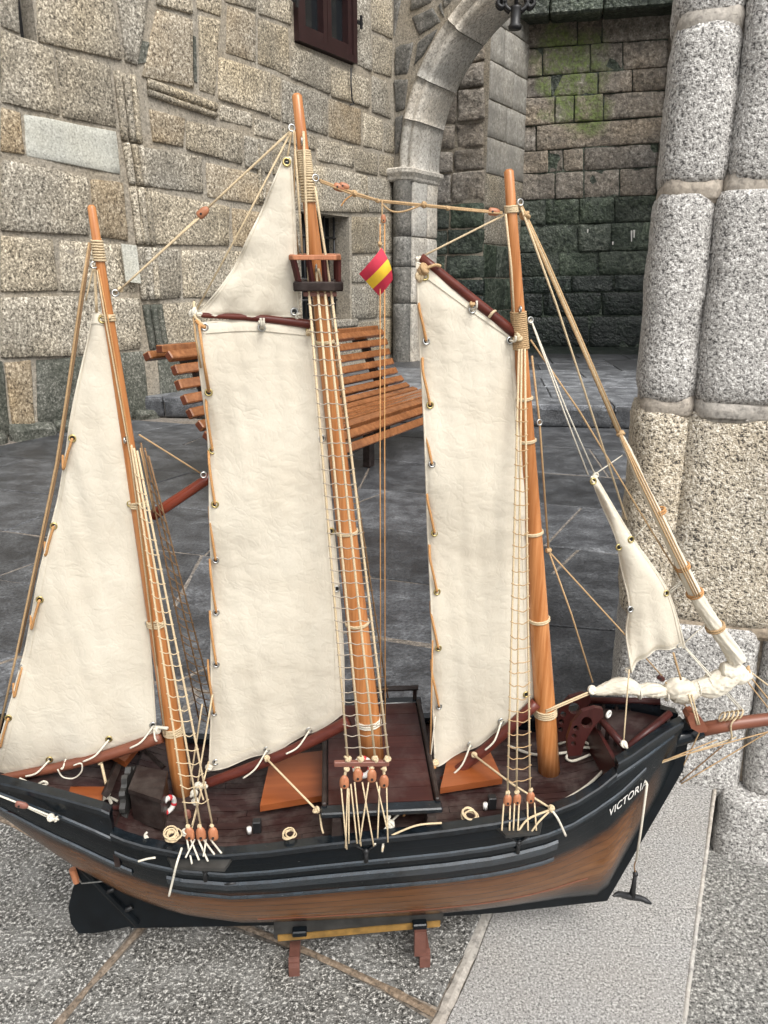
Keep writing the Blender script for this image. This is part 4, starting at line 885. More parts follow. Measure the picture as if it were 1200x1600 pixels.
# scuppers
for x, y in ((440, 1379), (527, 1370), (612, 1364), (697, 1354), (360, 1381)):
    p = onhull(x, y, .0002); mk('scupper', tube([p + V((-.009, 0, 0)), p + V((.009, .0, .001))], .0032, 8), MT['iron'], hull, True)
# ship name on the bow
tc = bpy.data.curves.new('name', 'FONT'); tc.body = 'VICTORIA'; tc.size = 1; tc.shear = .35; tc.offset = .012; tc.space_character = 1.05
to = bpy.data.objects.new('tmp', tc); COL.objects.link(to); bpy.context.view_layer.update()
tm = to.to_mesh(); tvs = [v.co.copy() for v in tm.vertices]; tfs = [tuple(p.vertices) for p in tm.polygons]; to.to_mesh_clear(); bpy.data.objects.remove(to)
tw = max(v.x for v in tvs); th_ = max(v.y for v in tvs)
nvs = []
for v in tvs:
    u, w = v.x / tw, v.y / th_; px = 951 + 60 * u - 1.5 * w; py = 1276.5 - 49.5 * u - 9.5 * w; nvs.append(onhull(px, py, .0034))
o = mk('lettering', (nvs, tfs), MT['white'], hull); o['label'] = 'white slanted name lettering on the bow'

# ---- deck ---------------------------------------------------------------
zd_t = [(-.62, .445), (-.40, .405)]
Rm = [R for R in stations[step1:step2 + 2]]
zr_t = [(R.x, R.z) for R in Rm]
def zdeck(x): return interp(zr_t, x) - interp([(-.4, .008), (-.2, .010), (.2, .014), (.3, .03), (.4, .045)], x)
xa, xb = Rm[0].x, Rm[-1].x + .03
dk = mk('deck', (lambda: ([V((xa + (xb - xa) * i / 30, sgn * (hb_(xa + (xb - xa) * i / 30) - .004), zdeck(xa + (xb - xa) * i / 30) - .004)) for i in range(31) for sgn in (-1, 1)], [(2 * i, 2 * i + 2, 2 * i + 3, 2 * i + 1) for i in range(30)]))(), MT['iron'], ship)
npk = 22; pw = .30 / npk
for k in range(npk):
    y0 = -.15 + k * pw; y1 = y0 + pw; cuts = [xa, xa + .12 + .25 * random.random(), xa + .42 + .25 * random.random(), xb]
    for a, b in zip(cuts, cuts[1:]):
        n_ = 8; vs_, fs = [], []; rows_ = []
        for i in range(n_ + 1):
            x = a + .0005 + (b - a - .001) * i / n_; h = hb_(x) - .005; p0 = max(y0 + .0004, -h); p1 = min(y1 - .0004, h)
            if p1 - p0 < .0008: continue
            rows_.append((x, p0, p1))
        if len(rows_) < 2: continue
        for x, p0, p1 in rows_:
            z = zdeck(x); vs_ += [V((x, p0, z - .003)), V((x, p0, z)), V((x, p1, z)), V((x, p1, z - .003))]
        for i in range(len(rows_) - 1):
            for j in range(3): fs.append((i * 4 + j, i * 4 + 4 + j, i * 4 + 5 + j, i * 4 + 1 + j))
        fs += [(0, 1, 2, 3), tuple(range(len(vs_) - 4, len(vs_)))[::-1]]
        mk('plank', (vs_, fs), MT['deck'], dk)
# quarterdeck floor and its break bulkhead
xs_q = [R.x for R in st_top]; zq = lambda x: interp([(R.x, R.z) for R in st_top], x) - .060
qd = mk('quarterdeck', ([], []), None, ship) if False else None
vs_, fs = [], []
for i in range(9):
    x = xs_q[0] + (xs_q[-1] - xs_q[0]) * i / 8
    for sgn in (-1, 1): vs_.append(V((x, sgn * (hb_(x) - .004), zq(x))))
for i in range(8): fs.append((2 * i, 2 * i + 2, 2 * i + 3, 2 * i + 1))
qd = mk('quarterdeck', (vs_, fs), MT['deck'], ship)
for k in range(10):
    y0 = -.125 + k * .025
    vs_, fs = [], []; n_ = 0
    for i in range(9):
        x = xs_q[0] + (xs_q[-1] - xs_q[0]) * i / 8; h = hb_(x) - .006; p0, p1 = max(y0 + .0007, -h), min(y0 + .0243, h)
        if p1 - p0 < .001: continue
        vs_ += [V((x, p0, zq(x) + .0005)), V((x, p0, zq(x) + .003)), V((x, p1, zq(x) + .003)), V((x, p1, zq(x) + .0005))]; n_ += 1
    for i in range(n_ - 1):
        for j in range(3): fs.append((i * 4 + j, i * 4 + 4 + j, i * 4 + 5 + j, i * 4 + 1 + j))
    if n_ > 1: mk('plank', (vs_, fs), MT['deck'], qd)
xq = xs_q[-1]; mk('break_bulkhead', boxvf((xq - .004, 0, zq(xq) - .02), (.008, 2 * hb_(xq) - .01, .06)), MT['dark'], ship)
mk('transom_rail', boxvf((st_top[0].x + .006, 0, st_top[0].z - .05), (.014, 2 * hb_(st_top[0].x), .03), None, .003), MT['rail'], ship)
# stern bench board, cross beam, wheel and box
def deckbox(name, quad, z, h, mat, parent=ship, bev=.002):
    """box whose top outline is measured at height z"""
    P = [LZ(x, y, z) for x, y in quad]; return mk(name, prism([p - V((0, 0, h)) for p in P], (0, 0, h)), mat, parent)
zs_ = zq(-.45) + .018
deckbox('stern_bench', [(104, 1250), (110, 1229), (163, 1229), (158, 1256)], zs_, .012, MT['hatch'])
deckbox('stern_hatch', [(150, 1165), (185, 1150), (215, 1165), (195, 1190)], zs_ + .012, .012, MT['hatch'])
mk('cross_beam', tube([L(166, 1240, -.08), L(190, 1180, .06)], .0075, 4), MT['dark'], ship)
mk('cross_beam', tube([L(205, 1155, .10), L(255, 1200, .05)], .006, 4), MT['dark'], ship)
zbx = zdeck(-.34) + .068
bx_ = deckbox('binnacle_box', [(202, 1234), (216, 1198), (260, 1207), (250, 1248)], zbx, .062, MT['dark'])
deckbox('lid', [(200, 1233), (215, 1196), (262, 1205), (252, 1250)], zbx + .006, .007, MT['dark'], bx_)
c = L(254, 1250, -.052)
lr = mk('life_ring', torusvf(c + V((.010, -.010, -.002)), .0125, .0042, (.75, -.66, .0), 22, 8), MT['white'], ship, True)
for a in range(4):
    axv = V((.75, -.66, 0)).normalized(); p = axv.orthogonal().normalized(); q = axv.cross(p); t = a * math.pi / 2 + .5
    mk('band', ballvf(c + V((.010, -.010, -.002)) + (p * math.cos(t) + q * math.sin(t)) * .0125, .0050, 8, 6), MT['red'], lr, True)
whc = L(201, 1240, -.045); wv, wf = [], []
for k in range(40):
    r = .043 if (k // 2) % 2 else .036; t = 2 * math.pi * k / 40; wv.append(whc + V((-.004, r * math.sin(t), r * math.cos(t))))
wh = mk('winch_gear', prism(wv, (.009, 0, 0)), MT['board'], ship); mk('hub', tube([whc + V((-.012, 0, 0)), whc + V((.03, 0, 0))], .008, 10), MT['iron'], wh, True)
mk('axle_pin', tube([whc + V((-.028, -.02, -.01)), whc + V((-.004, -.02, -.01))], .0035, 8), MT['knee'], wh)
# hatches
deckbox('hatch_board', [(406, 1259), (423, 1182), (510, 1172), (503, 1243)], zdeck(-.1) + .02, .012, MT['hatch'])
deckbox('hatch_board', [(688, 1231), (700, 1180), (764, 1170), (785, 1216)], zdeck(.15) + .02, .012, MT['hatch'])
# midship bridge deck: planks, edge beams, knees, rail
zp = zdeck(0) + .048
bq = [LZ(502, 1272, zp), LZ(688, 1258, zp), LZ(655, 1084, zp), LZ(512, 1105, zp)]
x0, x1 = (bq[0].x + bq[3].x) / 2, (bq[1].x + bq[2].x) / 2 - .004; y0, y1 = (bq[0].y + bq[1].y) / 2, (bq[2].y + bq[3].y) / 2
br = mk('bridge_deck', boxvf(((x0 + x1) / 2, (y0 + y1) / 2, zp - .010), (x1 - x0 - .004, y1 - y0 - .004, .006)), MT['dark'], ship)
nb_ = 8
for k in range(nb_):
    a, b = y0 + .014 + (y1 - y0 - .028) * k / nb_, y0 + .014 + (y1 - y0 - .028) * (k + 1) / nb_
    mk('plank', boxvf(((x0 + x1) / 2, (a + b) / 2, zp - .003), (x1 - x0 - .012, b - a - .0006, .008 + .0004 * (k % 2))), MT['plat'], br)
mk('edge_beam', boxvf(((x0 + x1) / 2, y0 + .004, zp - .003), (x1 - x0 + .012, .020, .010), None, .002), MT['rail'], br)
mk('edge_beam', boxvf(((x0 + x1) / 2, y1 - .004, zp - .003), (x1 - x0 + .012, .020, .010), None, .002), MT['rail'], br)
for x in (x0, x1): mk('side_beam', boxvf((x, (y0 + y1) / 2, zp + .002), (.008, y1 - y0 - .02, .012), None, .002), MT['dark'], br)
for x in (x0 + .018, x1 - .012):
    for yy, sg in ((y0 + .004, -1), (y1 - .004, 1)):
        z0 = zdeck(x) ; P = [V((x - .009, yy - sg * .008, z0)), V((x + .012, yy - sg * .008, z0)), V((x + .007, yy - sg * .008, zp - .008)), V((x - .006, yy - sg * .008, zp - .008))]
        mk('knee_post', prism(P, (0, sg * .024, 0)), MT['dark'], br)
mk('far_rail', merge(tube([V((x0 + .05, y1 - .002, zp + .026)), V((x1, y1 - .002, zp + .026))], .005, 6), *[tube([V((x, y1 - .002, zp)), V((x, y1 - .002, zp + .026))], .004, 6) for x in (x0 + .06, (x0 + x1) / 2 + .02, x1 - .006)]), MT['dark'], br)
lb = torusvf(L(567, 1199, -.075) , .0125, .0045, (0, -.75, .6), 20, 8); lr2 = mk('life_ring', lb, MT['white'], ship, True)
for t in (.4, 2.0, 3.6, 5.2):
    axv = V((0, -.75, .6)).normalized(); p = axv.orthogonal().normalized(); q = axv.cross(p); mk('band', ballvf(L(567, 1199, -.075) + (p * math.cos(t) + q * math.sin(t)) * .0125, .0054, 8, 6), MT['red'], lr2, True)
# deck bitts
for px, py in ((395, 1252), (765, 1250)):
    p = L(px, py, -.09); p.z = zdeck(p.x)
    bi = mk('bitt', boxvf(p + V((.004, 0, .011)), (.013, .012, .022), None, .001), MT['iron'], ship); mk('pin', tube([p + V((-.008, -.006, .003)), p + V((-.008, -.006, .014))], .0038, 8), MT['white'], bi, True)
# ---- foredeck -----------------------------------------------------------
def plate_with_holes(name, outline, holes, th, yl, mat):
    bm = bmesh.new(); es = []
    def loop(ps):
        vv = [bm.verts.new(p) for p in ps]; return [bm.edges.new((vv[i], vv[(i + 1) % len(vv)])) for i in range(len(vv))]
    es += loop([L(x, y, yl) for x, y in outline])
    for x, y, r in holes: es += loop([L(x + r * math.cos(t * math.pi / 6), y + r * math.sin(t * math.pi / 6), yl) for t in range(12)])
    g = bmesh.ops.triangle_fill(bm, edges=es, use_beauty=True, use_dissolve=False)
    ex = bmesh.ops.extrude_face_region(bm, geom=[f for f in bm.faces]); bmesh.ops.translate(bm, verts=[v for v in ex['geom'] if isinstance(v, bmesh.types.BMVert)], vec=(0, th, 0))
    bmesh.ops.recalc_face_normals(bm, faces=bm.faces[:]); me = bpy.data.meshes.new(name); bm.to_mesh(me); bm.free(); return link(name, me, mat, ship)
near_k = [(888, 1182), (886, 1155), (894, 1130), (910, 1112), (930, 1106), (942, 1108), (943, 1120), (928, 1136), (915, 1158), (908, 1180)]
plate_with_holes('bow_knee', near_k, [(917, 1129, 9), (900, 1138, 4.5), (897, 1150, 4), (896, 1162, 4)], .008, -.035, MT['knee'])
far_k = [(x - 20, y - 22) for x, y in near_k]
plate_with_holes('bow_knee', far_k, [(x - 20, y - 22, r) for x, y, r in ((917, 1129, 9), (900, 1138, 4.5), (897, 1150, 4), (896, 1162, 4))], .008, .045, MT['knee'])
# forecastle floor, bulkhead, rails
xf = Rm[-1].x; zf = interp([(R.x, R.z) for R in bow_top], xf + .02) - .010
fo, ff_ = [], []
for i in range(9):
    x = xf + (.53 - xf) * i / 8; z = interp([(R.x, R.z) for R in bow_top], x) - .014
    for sgn in (-1, 1): fo.append(V((x, sgn * max(.002, hb_(x) - .004), z)))
for i in range(8): ff_.append((2 * i, 2 * i + 2, 2 * i + 3, 2 * i + 1))
fc = mk('forecastle_floor', (fo, ff_), MT['deck'], ship)
mk('bulkhead', prism([V((xf, -hb_(xf) + .006, zdeck(xf) - .01)), V((xf, hb_(xf) - .006, zdeck(xf) - .01)), V((xf, hb_(xf) - .006, zf)), V((xf, -hb_(xf) + .006, zf))], (.006, 0, 0)), MT['knee'], fc)
def railing(a, b, h, npost, name='forecastle_rail'):
    r_ = mk(name, tube(lin(a + V((0, 0, h)), b + V((0, 0, h)), 3), .0062, 8), MT['knee'], ship, True)
    for i in range(npost):
        p = a.lerp(b, (i + .15) / (npost - .7)); mk('baluster', boxvf(p + V((0, 0, h / 2)), (.006, .006, h), None, .0008), MT['dark'], r_)
ra = L(978, 1170, -.055) - V((0, 0, .022)); rb = L(1047, 1114, -.012) - V((0, 0, .022)); railing(ra, rb, .022, 5)
rc = L(936, 1121, .01) - V((0, 0, .025)); railing(rc, ra + V((0, 0, -.003)), .025, 4)
railing(L(920, 1094, .075) - V((0, 0, .028)), L(1032, 1096, .03) - V((0, 0, .028)), .028, 6)
mk('ring_end', torusvf(L(951, 1116, 0.0), .0055, .0022, (.6, -.8, 0), 12, 6), MT['white'], ship, True)
# bowsprit, saddle block
bs = [L(1010, 1170), L(1050, 1154), L(1095, 1140), L(1150, 1130), L(1215, 1122), L(1290, 1110)]
mk('bowsprit', tube(bs[2:], [.0125, .0115, .011, .010], 12), MT['boomred'], ship, True); mk('bowsprit_heel', tube(bs[:3], [.017, .0165, .015], 10), MT['black'], ship, True)
sb = [(1074, 1122), (1078, 1116), (1086, 1114), (1096, 1122), (1106, 1138), (1104, 1144), (1092, 1145), (1080, 1138)]
mk('fairlead_block', prism([L(x, y, -.026) for x, y in sb], (0, .020, 0)), MT['boomred'], ship)

# ---- masts --------------------------------------------------------------
def mast(name, base, top, r0, r1, label):
    b = L(*base); t = L(*top); b = b - (t - b).normalized() * .03; n_ = 14; ps = lin(b, t, n_)
    rs = [r0 + (r1 - r0) * (i / (n_ - 1)) ** 1.15 for i in range(n_)]; ps.append(t + (t - b).normalized() * .003); rs.append(r1 * .55)
    o = mk(name, tube(ps, rs, 16), MT['mast'], ship, True); o['label'] = label; return o, b, t, r0, r1
miz = mast('mast', (285, 1238), (143, 324), .0158, .0052, 'aft mast, shortest of the three varnished masts')
man = mast('mast', (580, 1165), (464, 150), .0205, .0062, 'middle mast carrying the crow\'s nest')
fre = mast('mast', (857, 1190), (795, 268), .0190, .0064, 'forward mast nearest the bow')
def along(m, py):
    lo, hi = 0.0, 1.0
    for _ in range(40):
        mid = (lo + hi) / 2; p = m[1].lerp(m[2], mid); w = SHIP_O + SM @ p - CAM; y = 800 - FPX * w.dot(Up) / w.dot(Fw)
        if y > py: lo = mid
        else: hi = mid
    return m[1].lerp(m[2], lo), m[3] + (m[4] - m[3]) * lo ** 1.15, (m[2] - m[1]).normalized()
def lash(m, y0, y1, turns, mat='rope', rr=.0016, name='lashing'):
    p0, r0, t = along(m, y0); p1, r1, _ = along(m, y1); vs_, fs = [], []; a = t.orthogonal().normalized(); b = t.cross(a); ps = []
    n_ = turns * 14
    for i in range(n_ + 1):
        f_ = i / n_; an = 2 * math.pi * turns * f_; p = p0.lerp(p1, f_); r = r0 + (r1 - r0) * f_ + rr * .7; ps.append(p + (a * math.cos(an) + b * math.sin(an)) * r + t * .0006 * nz(V((an, 0, 0)), 1.3))
    return mk(name, tube(ps, rr, 5), MT[mat], ship, True)
lash(miz, 374, 408, 8); lash(miz, 490, 501, 3); lash(miz, 783, 792, 3); lash(miz, 968, 977, 3); lash(miz, 1133, 1145, 4)
lash(man, 234, 272, 11); lash(man, 272, 316, 10); lash(man, 1120, 1130, 3, 'ropew'); lash(man, 828, 832, 2); lash(man, 970, 974, 2); lash(man, 532, 536, 2)
lash(fre, 321, 332, 4); lash(fre, 486, 545, 19, 'ropet'); lash(fre, 1104, 1116, 4); lash(fre, 686, 690, 2); lash(fre, 829, 833, 2); lash(fre, 964, 969, 2); lash(fre, 620, 624, 2)
for m, y in ((miz, 684), (man, 222), (man, 418), (fre, 482)):
    p, r, t = along(m, y); mk('eye_bolt', torusvf(p + V((0, -r - .004, 0)), .0042, .0012, (1, 0, 0), 12, 5), MT['steel'], ship, True)
for x, y in ((147, 414), (180, 458), (456, 200), (813, 316), (829, 500), (843, 660), (493, 278), (318, 742)):
    mk('eye_ring', torusvf(L(x, y, -.004), .0040, .0011, (.3, -1, .2), 12, 5), MT['steel'], ship, True)
# crow's nest
cn, cr, ct = along(man, 432)
def ringrect(z, hw, hd, mat, r, name, par):
    P = [cn + ct * z + V((sx * hw, sy * hd, 0)) for sx, sy in ((-1, -1), (1, -1), (1, 1), (-1, 1))]
    vs_, fs = [], []
    for q, kk in ((1.0, 1), (1.0, -1)):
        pass
    parts = [boxvf((P[i] + P[(i + 1) % 4]) / 2, (abs((P[(i + 1) % 4] - P[i]).x) + r * 1.6, abs((P[(i + 1) % 4] - P[i]).y) + r * 1.6, r * 1.5), None, r * .2) for i in range(4)]
    return mk(name, merge(*[(v, f) for v, f in parts]), mat, par), P
cnr, PT = ringrect(.025, .030, .028, MT['block'], .0042, 'crows_nest', ship); cnb, PB = ringrect(-.011, .026, .024, MT['dark'], .0080, 'base_ring', cnr)
for i in range(4):
    for f_ in (0.04, .36, .68):
        mk('baluster', tube([PB[i].lerp(PB[(i + 1) % 4], f_) * 1, PT[i].lerp(PT[(i + 1) % 4], f_)], .0036, 4), MT['knee'], cnr)
sp0, sp1 = L(474, 460, -.020), L(526, 459, -.020); mk('spreader', boxvf((sp0 + sp1) / 2, ((sp1 - sp0).length, .006, .0058), None, .0008), MT['bar'], ship)

# ---- ropes --------------------------------------------------------------
def P3(p): return L(p[0], p[1], p[2] if len(p) > 2 else 0.0)
def rope(pts, r=.0014, mat='rope', name='rope', parent=ship, curve=False, k=6):
    ps = [P3(p) if not isinstance(p, Vector) else p for p in pts]
    ps = catmull(ps, k) if curve else ps
    if not curve and len(ps) == 2: ps = lin(ps[0], ps[1], 5); 
    return mk(name, tube(ps, r, 6), MT[mat], parent, True)
def knot(p, r=.004, mat='rope', parent=ship, name='knot'):
    c = P3(p) if not isinstance(p, Vector) else p; parts = []
    for k in range(3):
        axv = V((random.uniform(-1, 1), random.uniform(-1, 1), random.uniform(-1, 1))); parts.append(torusvf(c + V((random.uniform(-1, 1), random.uniform(-1, 1), random.uniform(-1, 1))) * r * .3, r * .7, r * .38, axv, 10, 6))
    parts.append(ballvf(c, r * .75, 8, 6)); return mk(name, merge(*parts), MT[mat], parent, True)
def blockw(p, r=.0055, mat='block', tilt=(0, 0, 1), parent=ship):
    c = P3(p) if not isinstance(p, Vector) else p; t = V(tilt).normalized(); q = V((0, 1, 0)); s_ = t.cross(q).normalized(); q = s_.cross(t)
    vs_ = []; n_ = 10; prof_ = [(-1.55, .45), (-1.35, .85), (-.9, 1), (.6, .98), (1.2, .75), (1.6, .4)]
    for z, w in prof_:
        for j in range(n_):
            a = 2 * math.pi * j / n_; vs_.append(c + t * (z * r) + s_ * (math.cos(a) * r * w) + q * (math.sin(a) * r * .6 * w))
    fs = [(i * n_ + j, i * n_ + (j + 1) % n_, (i + 1) * n_ + (j + 1) % n_, (i + 1) * n_ + j) for i in range(len(prof_) - 1) for j in range(n_)] + [tuple(range(n_))[::-1], tuple(range((len(prof_) - 1) * n_, len(prof_) * n_))]
    o = mk('block', (vs_, fs), MT[mat], parent, True)
    mk('sheave_hole', tube([c - q * r * .75 - t * r * .5, c + q * r * .75 - t * r * .5], r * .28, 8), MT['iron'], o); return o
# shrouds + ratlines
def ladder(tops, bots, n_rat, r=.0015, mat='rope', rmat='rope', f0=.04, f1=.985, sag=.0025, rr=.0008):
    sh = [rope([a, b], r, mat, 'shroud') for a, b in zip(tops, bots)]; A = [P3(a) for a in tops]; B = [P3(b) for b in bots]
    for k in range(n_rat):
        f_ = f0 + (f1 - f0) * (k + random.uniform(-.12, .12)) / max(1, n_rat - 1); ps = []
        for i in range(len(A)):
            p = A[i].lerp(B[i], min(1, f_)) + V((0, -r * .8, random.uniform(-.001, .001)))
            if i: ps.append((ps[-1] + p) / 2 - V((0, 0, sag * random.uniform(.3, 1.3) * min(1, (p - ps[-1]).length / .018))))
            ps.append(p)
        e0 = ps[0] + (ps[0] - ps[1]).normalized() * .003; e1 = ps[-1] + (ps[-1] - ps[-2]).normalized() * .003
        mk('ratline', tube([e0] + catmull(ps, 3) + [e1], rr, 5), MT[rmat], sh[0], True)
    return sh
# main, near side
for a, b in (((474, 205), (483, 459)), ((492, 292), (518, 459)), ((494, 418), (497, 459)), ((497, 420), (508, 459))): rope([(a[0], a[1], -.012), (b[0], b[1], -.022)], .0017, 'rope', 'shroud')
ladder([(483, 460, -.022), (497, 460, -.024), (508, 460, -.024), (518, 460, -.022)], [(543, 1184, -.118), (564, 1184, -.118), (586, 1184, -.118), (607, 1184, -.118)], 36, .0018, 'rope', 'ropeg', .018, .972)
sb0, sb1 = L(522, 1193, -.118), L(608, 1192, -.118); mk('shroud_bar', boxvf((sb0 + sb1) / 2, ((sb1 - sb0).length, .007, .0085), Matrix.Rotation(-math.atan2((sb1 - sb0).z, (sb1 - sb0).x), 3, 'Y'), .001), MT['bar'], ship)
for x in (543, 564, 586, 605): knot((x, 1186, -.118), .0052)
for i, (x, y) in enumerate(((538, 1222), (559, 1211), (581, 1212), (600, 1221))):
    kx = (541, 558, 581, 600)[i]; knot((kx, 1201, -.120), .0042); rope([(kx, 1200, -.12), (x, y - 6, -.123)], .0022); blockw((x, y, -.125), .0072)
for a, b in (((533, 1230), (542, 1327)), ((543, 1230), (540, 1325)), ((548, 1225), (558, 1318)), ((554, 1222), (564, 1322)), ((566, 1222), (584, 1322)), ((576, 1222), (562, 1318)), ((588, 1222), (606, 1300)), ((593, 1228), (590, 1310)), ((604, 1228), (606, 1316)), ((606, 1300), (597, 1330)), ((545, 1232), (545, 1318))):
    rope([(a[0], a[1], -.126), (b[0], b[1], -.158)], .0012, 'rope', 'lanyard')
# fore, near side
ladder([(811, 545, -.012), (815, 545, -.014), (820, 545, -.014)], [(793, 1237, -.118), (807, 1239, -.118), (828, 1234, -.116)], 30, .0016, 'rope', 'ropet', .12, .97, .004)
for x, y in ((793, 1250), (808, 1249), (829, 1246)): blockw((x, y, -.121), .0066); knot((x, y - 11, -.12), .0035)
for x, y, x2 in ((787, 1256, 784), (797, 1258, 796), (804, 1254, 802), (811, 1254, 809), (824, 1252, 825), (835, 1254, 838)): rope([(x, y, -.122), (x2, 1298, -.152)], .0013, 'rope', 'lanyard')
# mizzen, near side
ladder([(205, 695, -.012), (209, 700, -.016), (214, 704, -.014)], [(293, 1288, -.116), (313, 1288, -.116), (331, 1285, -.114)], 24, .0017, 'rope', 'rope', .07, .93, .004)
for x in (296, 314, 333): blockw((x, 1303, -.122), .0078); knot((x - 2, 1291, -.12), .0035)
for a, b in (((292, 1312), (300, 1350)), ((298, 1312), (311, 1344)), ((310, 1312), (325, 1346)), ((318, 1312), (335, 1335)), ((329, 1312), (346, 1333)), ((304, 1312), (290, 1340)), ((322, 1312), (318, 1338))): rope([(a[0], a[1], -.125), (b[0], b[1], -.156)], .0015, 'ropew', 'lanyard')
rope([(284, 1325, -.150), (276, 1350, -.172), (270, 1375, -.172), (264, 1400, -.172)], .0018, 'ropew', 'rope_end', curve=True)
# mizzen and main, far side
ladder([(220, 692, .014), (226, 700, .016), (232, 712, .014)], [(312, 1130, .118), (330, 1140, .118), (344, 1140, .116)], 26, .0014, 'ropeb', 'ropeb', .1, .97, .002)
ladder([(486, 470, .02), (500, 470, .022), (512, 470, .02)], [(575, 1092, .118), (590, 1090, .118), (606, 1090, .118)], 24, .0014, 'ropeb', 'ropeb', .1, .97, .002)
ladder([(806, 560, .012), (811, 560, .014), (816, 560, .012)], [(792, 1130, .118), (806, 1130, .118), (824, 1128, .116)], 20, .0014, 'ropeb', 'ropeb', .1, .97, .002)
# channel boards and chain plates on the hull
for pl_, pyr in (((258, 366), 1334), ((772, 850), 1286)):
    a, b = railpt(pl_[0], pyr), railpt(pl_[1], pyr - (0 if pyr > 1300 else 8)); za, zb = a.z - .004, b.z - .004
    P = [V((a.x, a.y + .004, za)), V((b.x, b.y + .004, zb)), V((b.x - .012, b.y - .024, zb)), V((a.x + .014, a.y - .022, za))]; mk('channel_board', prism([p - V((0, 0, .006)) for p in P], (0, 0, .006)), MT['board'], ship)
for x, y in ((320, 1360), (572, 1330), (810, 1317)):
    p = onhull(x, y, .002); cpz = mk('chain_plate', merge(ballvf(p, .005, 8, 6), tube([p, p + V((0, -.001, -.02))], .0035, 6), tube([p, p + V((-.016, -.002, .014))], .0014, 5), tube([p, p + V((.016, -.002, .014))], .0014, 5)), MT['iron'], ship, True)
# stays and running rigging
R_ = rope
R_([(457, 202), (318, 331)], .0016); R_([(316, 334), (182, 458)], .0015); R_([(314, 338, -.004), (185, 455, -.004)], .0012); blockw((317, 332, -.003), .0055, tilt=(1, 0, .8)); knot((188, 452), .0035)
R_([(456, 204), (380, 350), (305, 488)], .0013); R_([(456, 204), (449, 248)], .0012); R_([(459, 204, -.004), (466, 300, -.01), (473, 405, -.012)], .0014); R_([(461, 206, -.008), (459, 330), (467, 402)], .0009, 'ropet')
R_([(493, 279), (520, 289), (553, 301), (590, 313), (680, 322), (785, 332)], .0017, 'ropet'); R_([(500, 284, -.004), (553, 305), (600, 316), (700, 326), (785, 334, -.003)], .0012, 'ropet')
R_([(596, 318), (612, 330), (632, 330), (660, 320)], .0013, 'ropet', curve=True); R_([(553, 303), (540, 312), (533, 322)], .0011, 'ropeo', curve=True); knot((554, 302), .004, 'ropet'); knot((662, 321), .004, 'ropet'); knot((700, 325), .003, 'ropet'); knot((590, 313), .003, 'ropet')
blockw((530, 293), .0048, tilt=(1, 0, -.3)); blockw((538, 291), .0042, tilt=(1, 0, -.3)); blockw((772, 331), .0050, 'block', (1, 0, -.1))
R_([(788, 336), (655, 403)], .0014); R_([(790, 334, -.006), (799, 420, -.006), (805, 520, -.006)], .0016, 'rope')
for dx in (-2.5, 0, 2.5): R_([(812 + dx * .4, 318), (850 + dx, 402), (910 + dx, 540), (968 + dx, 676)], .0019, 'ropet' if dx else 'rope')
knot((820, 338), .006, 'ropet'); knot((970, 678), .006, 'ropet'); R_([(814, 324, -.004), (870, 478), (979, 812)], .0015)
R_([(831, 504, -.003), (880, 640), (919, 742)], .0011, 'ropew'); R_([(832, 505, -.003), (885, 640), (929, 740)], .0011, 'ropew'); knot((829, 503), .0035, 'ropew')
R_([(829, 531), (905, 642), (1000, 800), (1066, 908)], .0014, 'ropet'); R_([(831, 556), (843, 660), (857, 856)], .0016, 'ropet'); knot((857, 860), .0042, 'ropet')
R_([(857, 860), (893, 960), (926, 1066)], .0014, 'ropet'); R_([(858, 862), (975, 990), (1034, 1056)], .0014, 'ropet'); blockw((1033, 1060), .005, 'knee', (1, 0, -.8))
R_([(1040, 1066), (1092, 1128)], .0013, 'ropet'); R_([(1076, 1085, -.02), (1090, 1132, -.028)], .0014); R_([(1081, 1085, -.02), (1093, 1132, -.028)], .0014); R_([(1052, 1020, -.01), (1064, 1062, -.015)], .0018, 'ropet')
R_([(853, 1110, -.018), (928, 1078)], .0017); R_([(853, 1113, -.018), (926, 1082)], .0015); knot((926, 1078), .007, 'ropew'); knot((934, 1080), .005, 'ropew')
R_([(983, 1046, -.02), (974, 1164, -.055)], .0013, 'rope'); knot((976, 1163, -.056), .0065, 'ropew'); R_([(1068, 1010), (1112, 1060), (1160, 1112)], .0013, 'ropew'); R_([(1072, 1012), (1116, 1060), (1164, 1112)], .0011, 'ropew')
for a, b in (((928, 742), (973, 711)), ((990, 842), (1032, 795)), ((1042, 926), (1085, 893)), ((1044, 928), (1086, 897)), ((1069, 1005), (1106, 972))): R_([a, b], .0010, 'ropew')
R_([(1166, 1045), (1215, 1082)], .0014); R_([(1168, 1052), (1215, 1110)], .0014, 'ropet'); R_([(1160, 1055), (1215, 1125)], .0012, 'ropet')
for a, b, m in (((1030, 1190, -.035), (1220, 1138, 0), 'ropet'), ((1030, 1193, -.035), (1150, 1152, 0), 'rope'), ((1032, 1191, -.035), (1120, 1156, 0), 'ropet'), ((1062, 1222, 0), (1130, 1165, 0), 'ropeb'), ((1060, 1212, 0), (1094, 1142, -.02), 'ropet'), ((1064, 1225, 0), (1220, 1132, 0), 'ropet')): R_([a, b], .0012, m, 'bobstay')
mk('coil', merge(*[torusvf(L(1128 + 7 * k, 1120 - k, -.004), .0085, .0016, (.8, -.3, -.4), 14, 5) for k in range(5)]), MT['rope'], ship, True); R_([(1150, 1122, -.012), (1142, 1133, -.014), (1143, 1152, -.010), (1138, 1158, 0)], .0016, 'rope', curve=True)
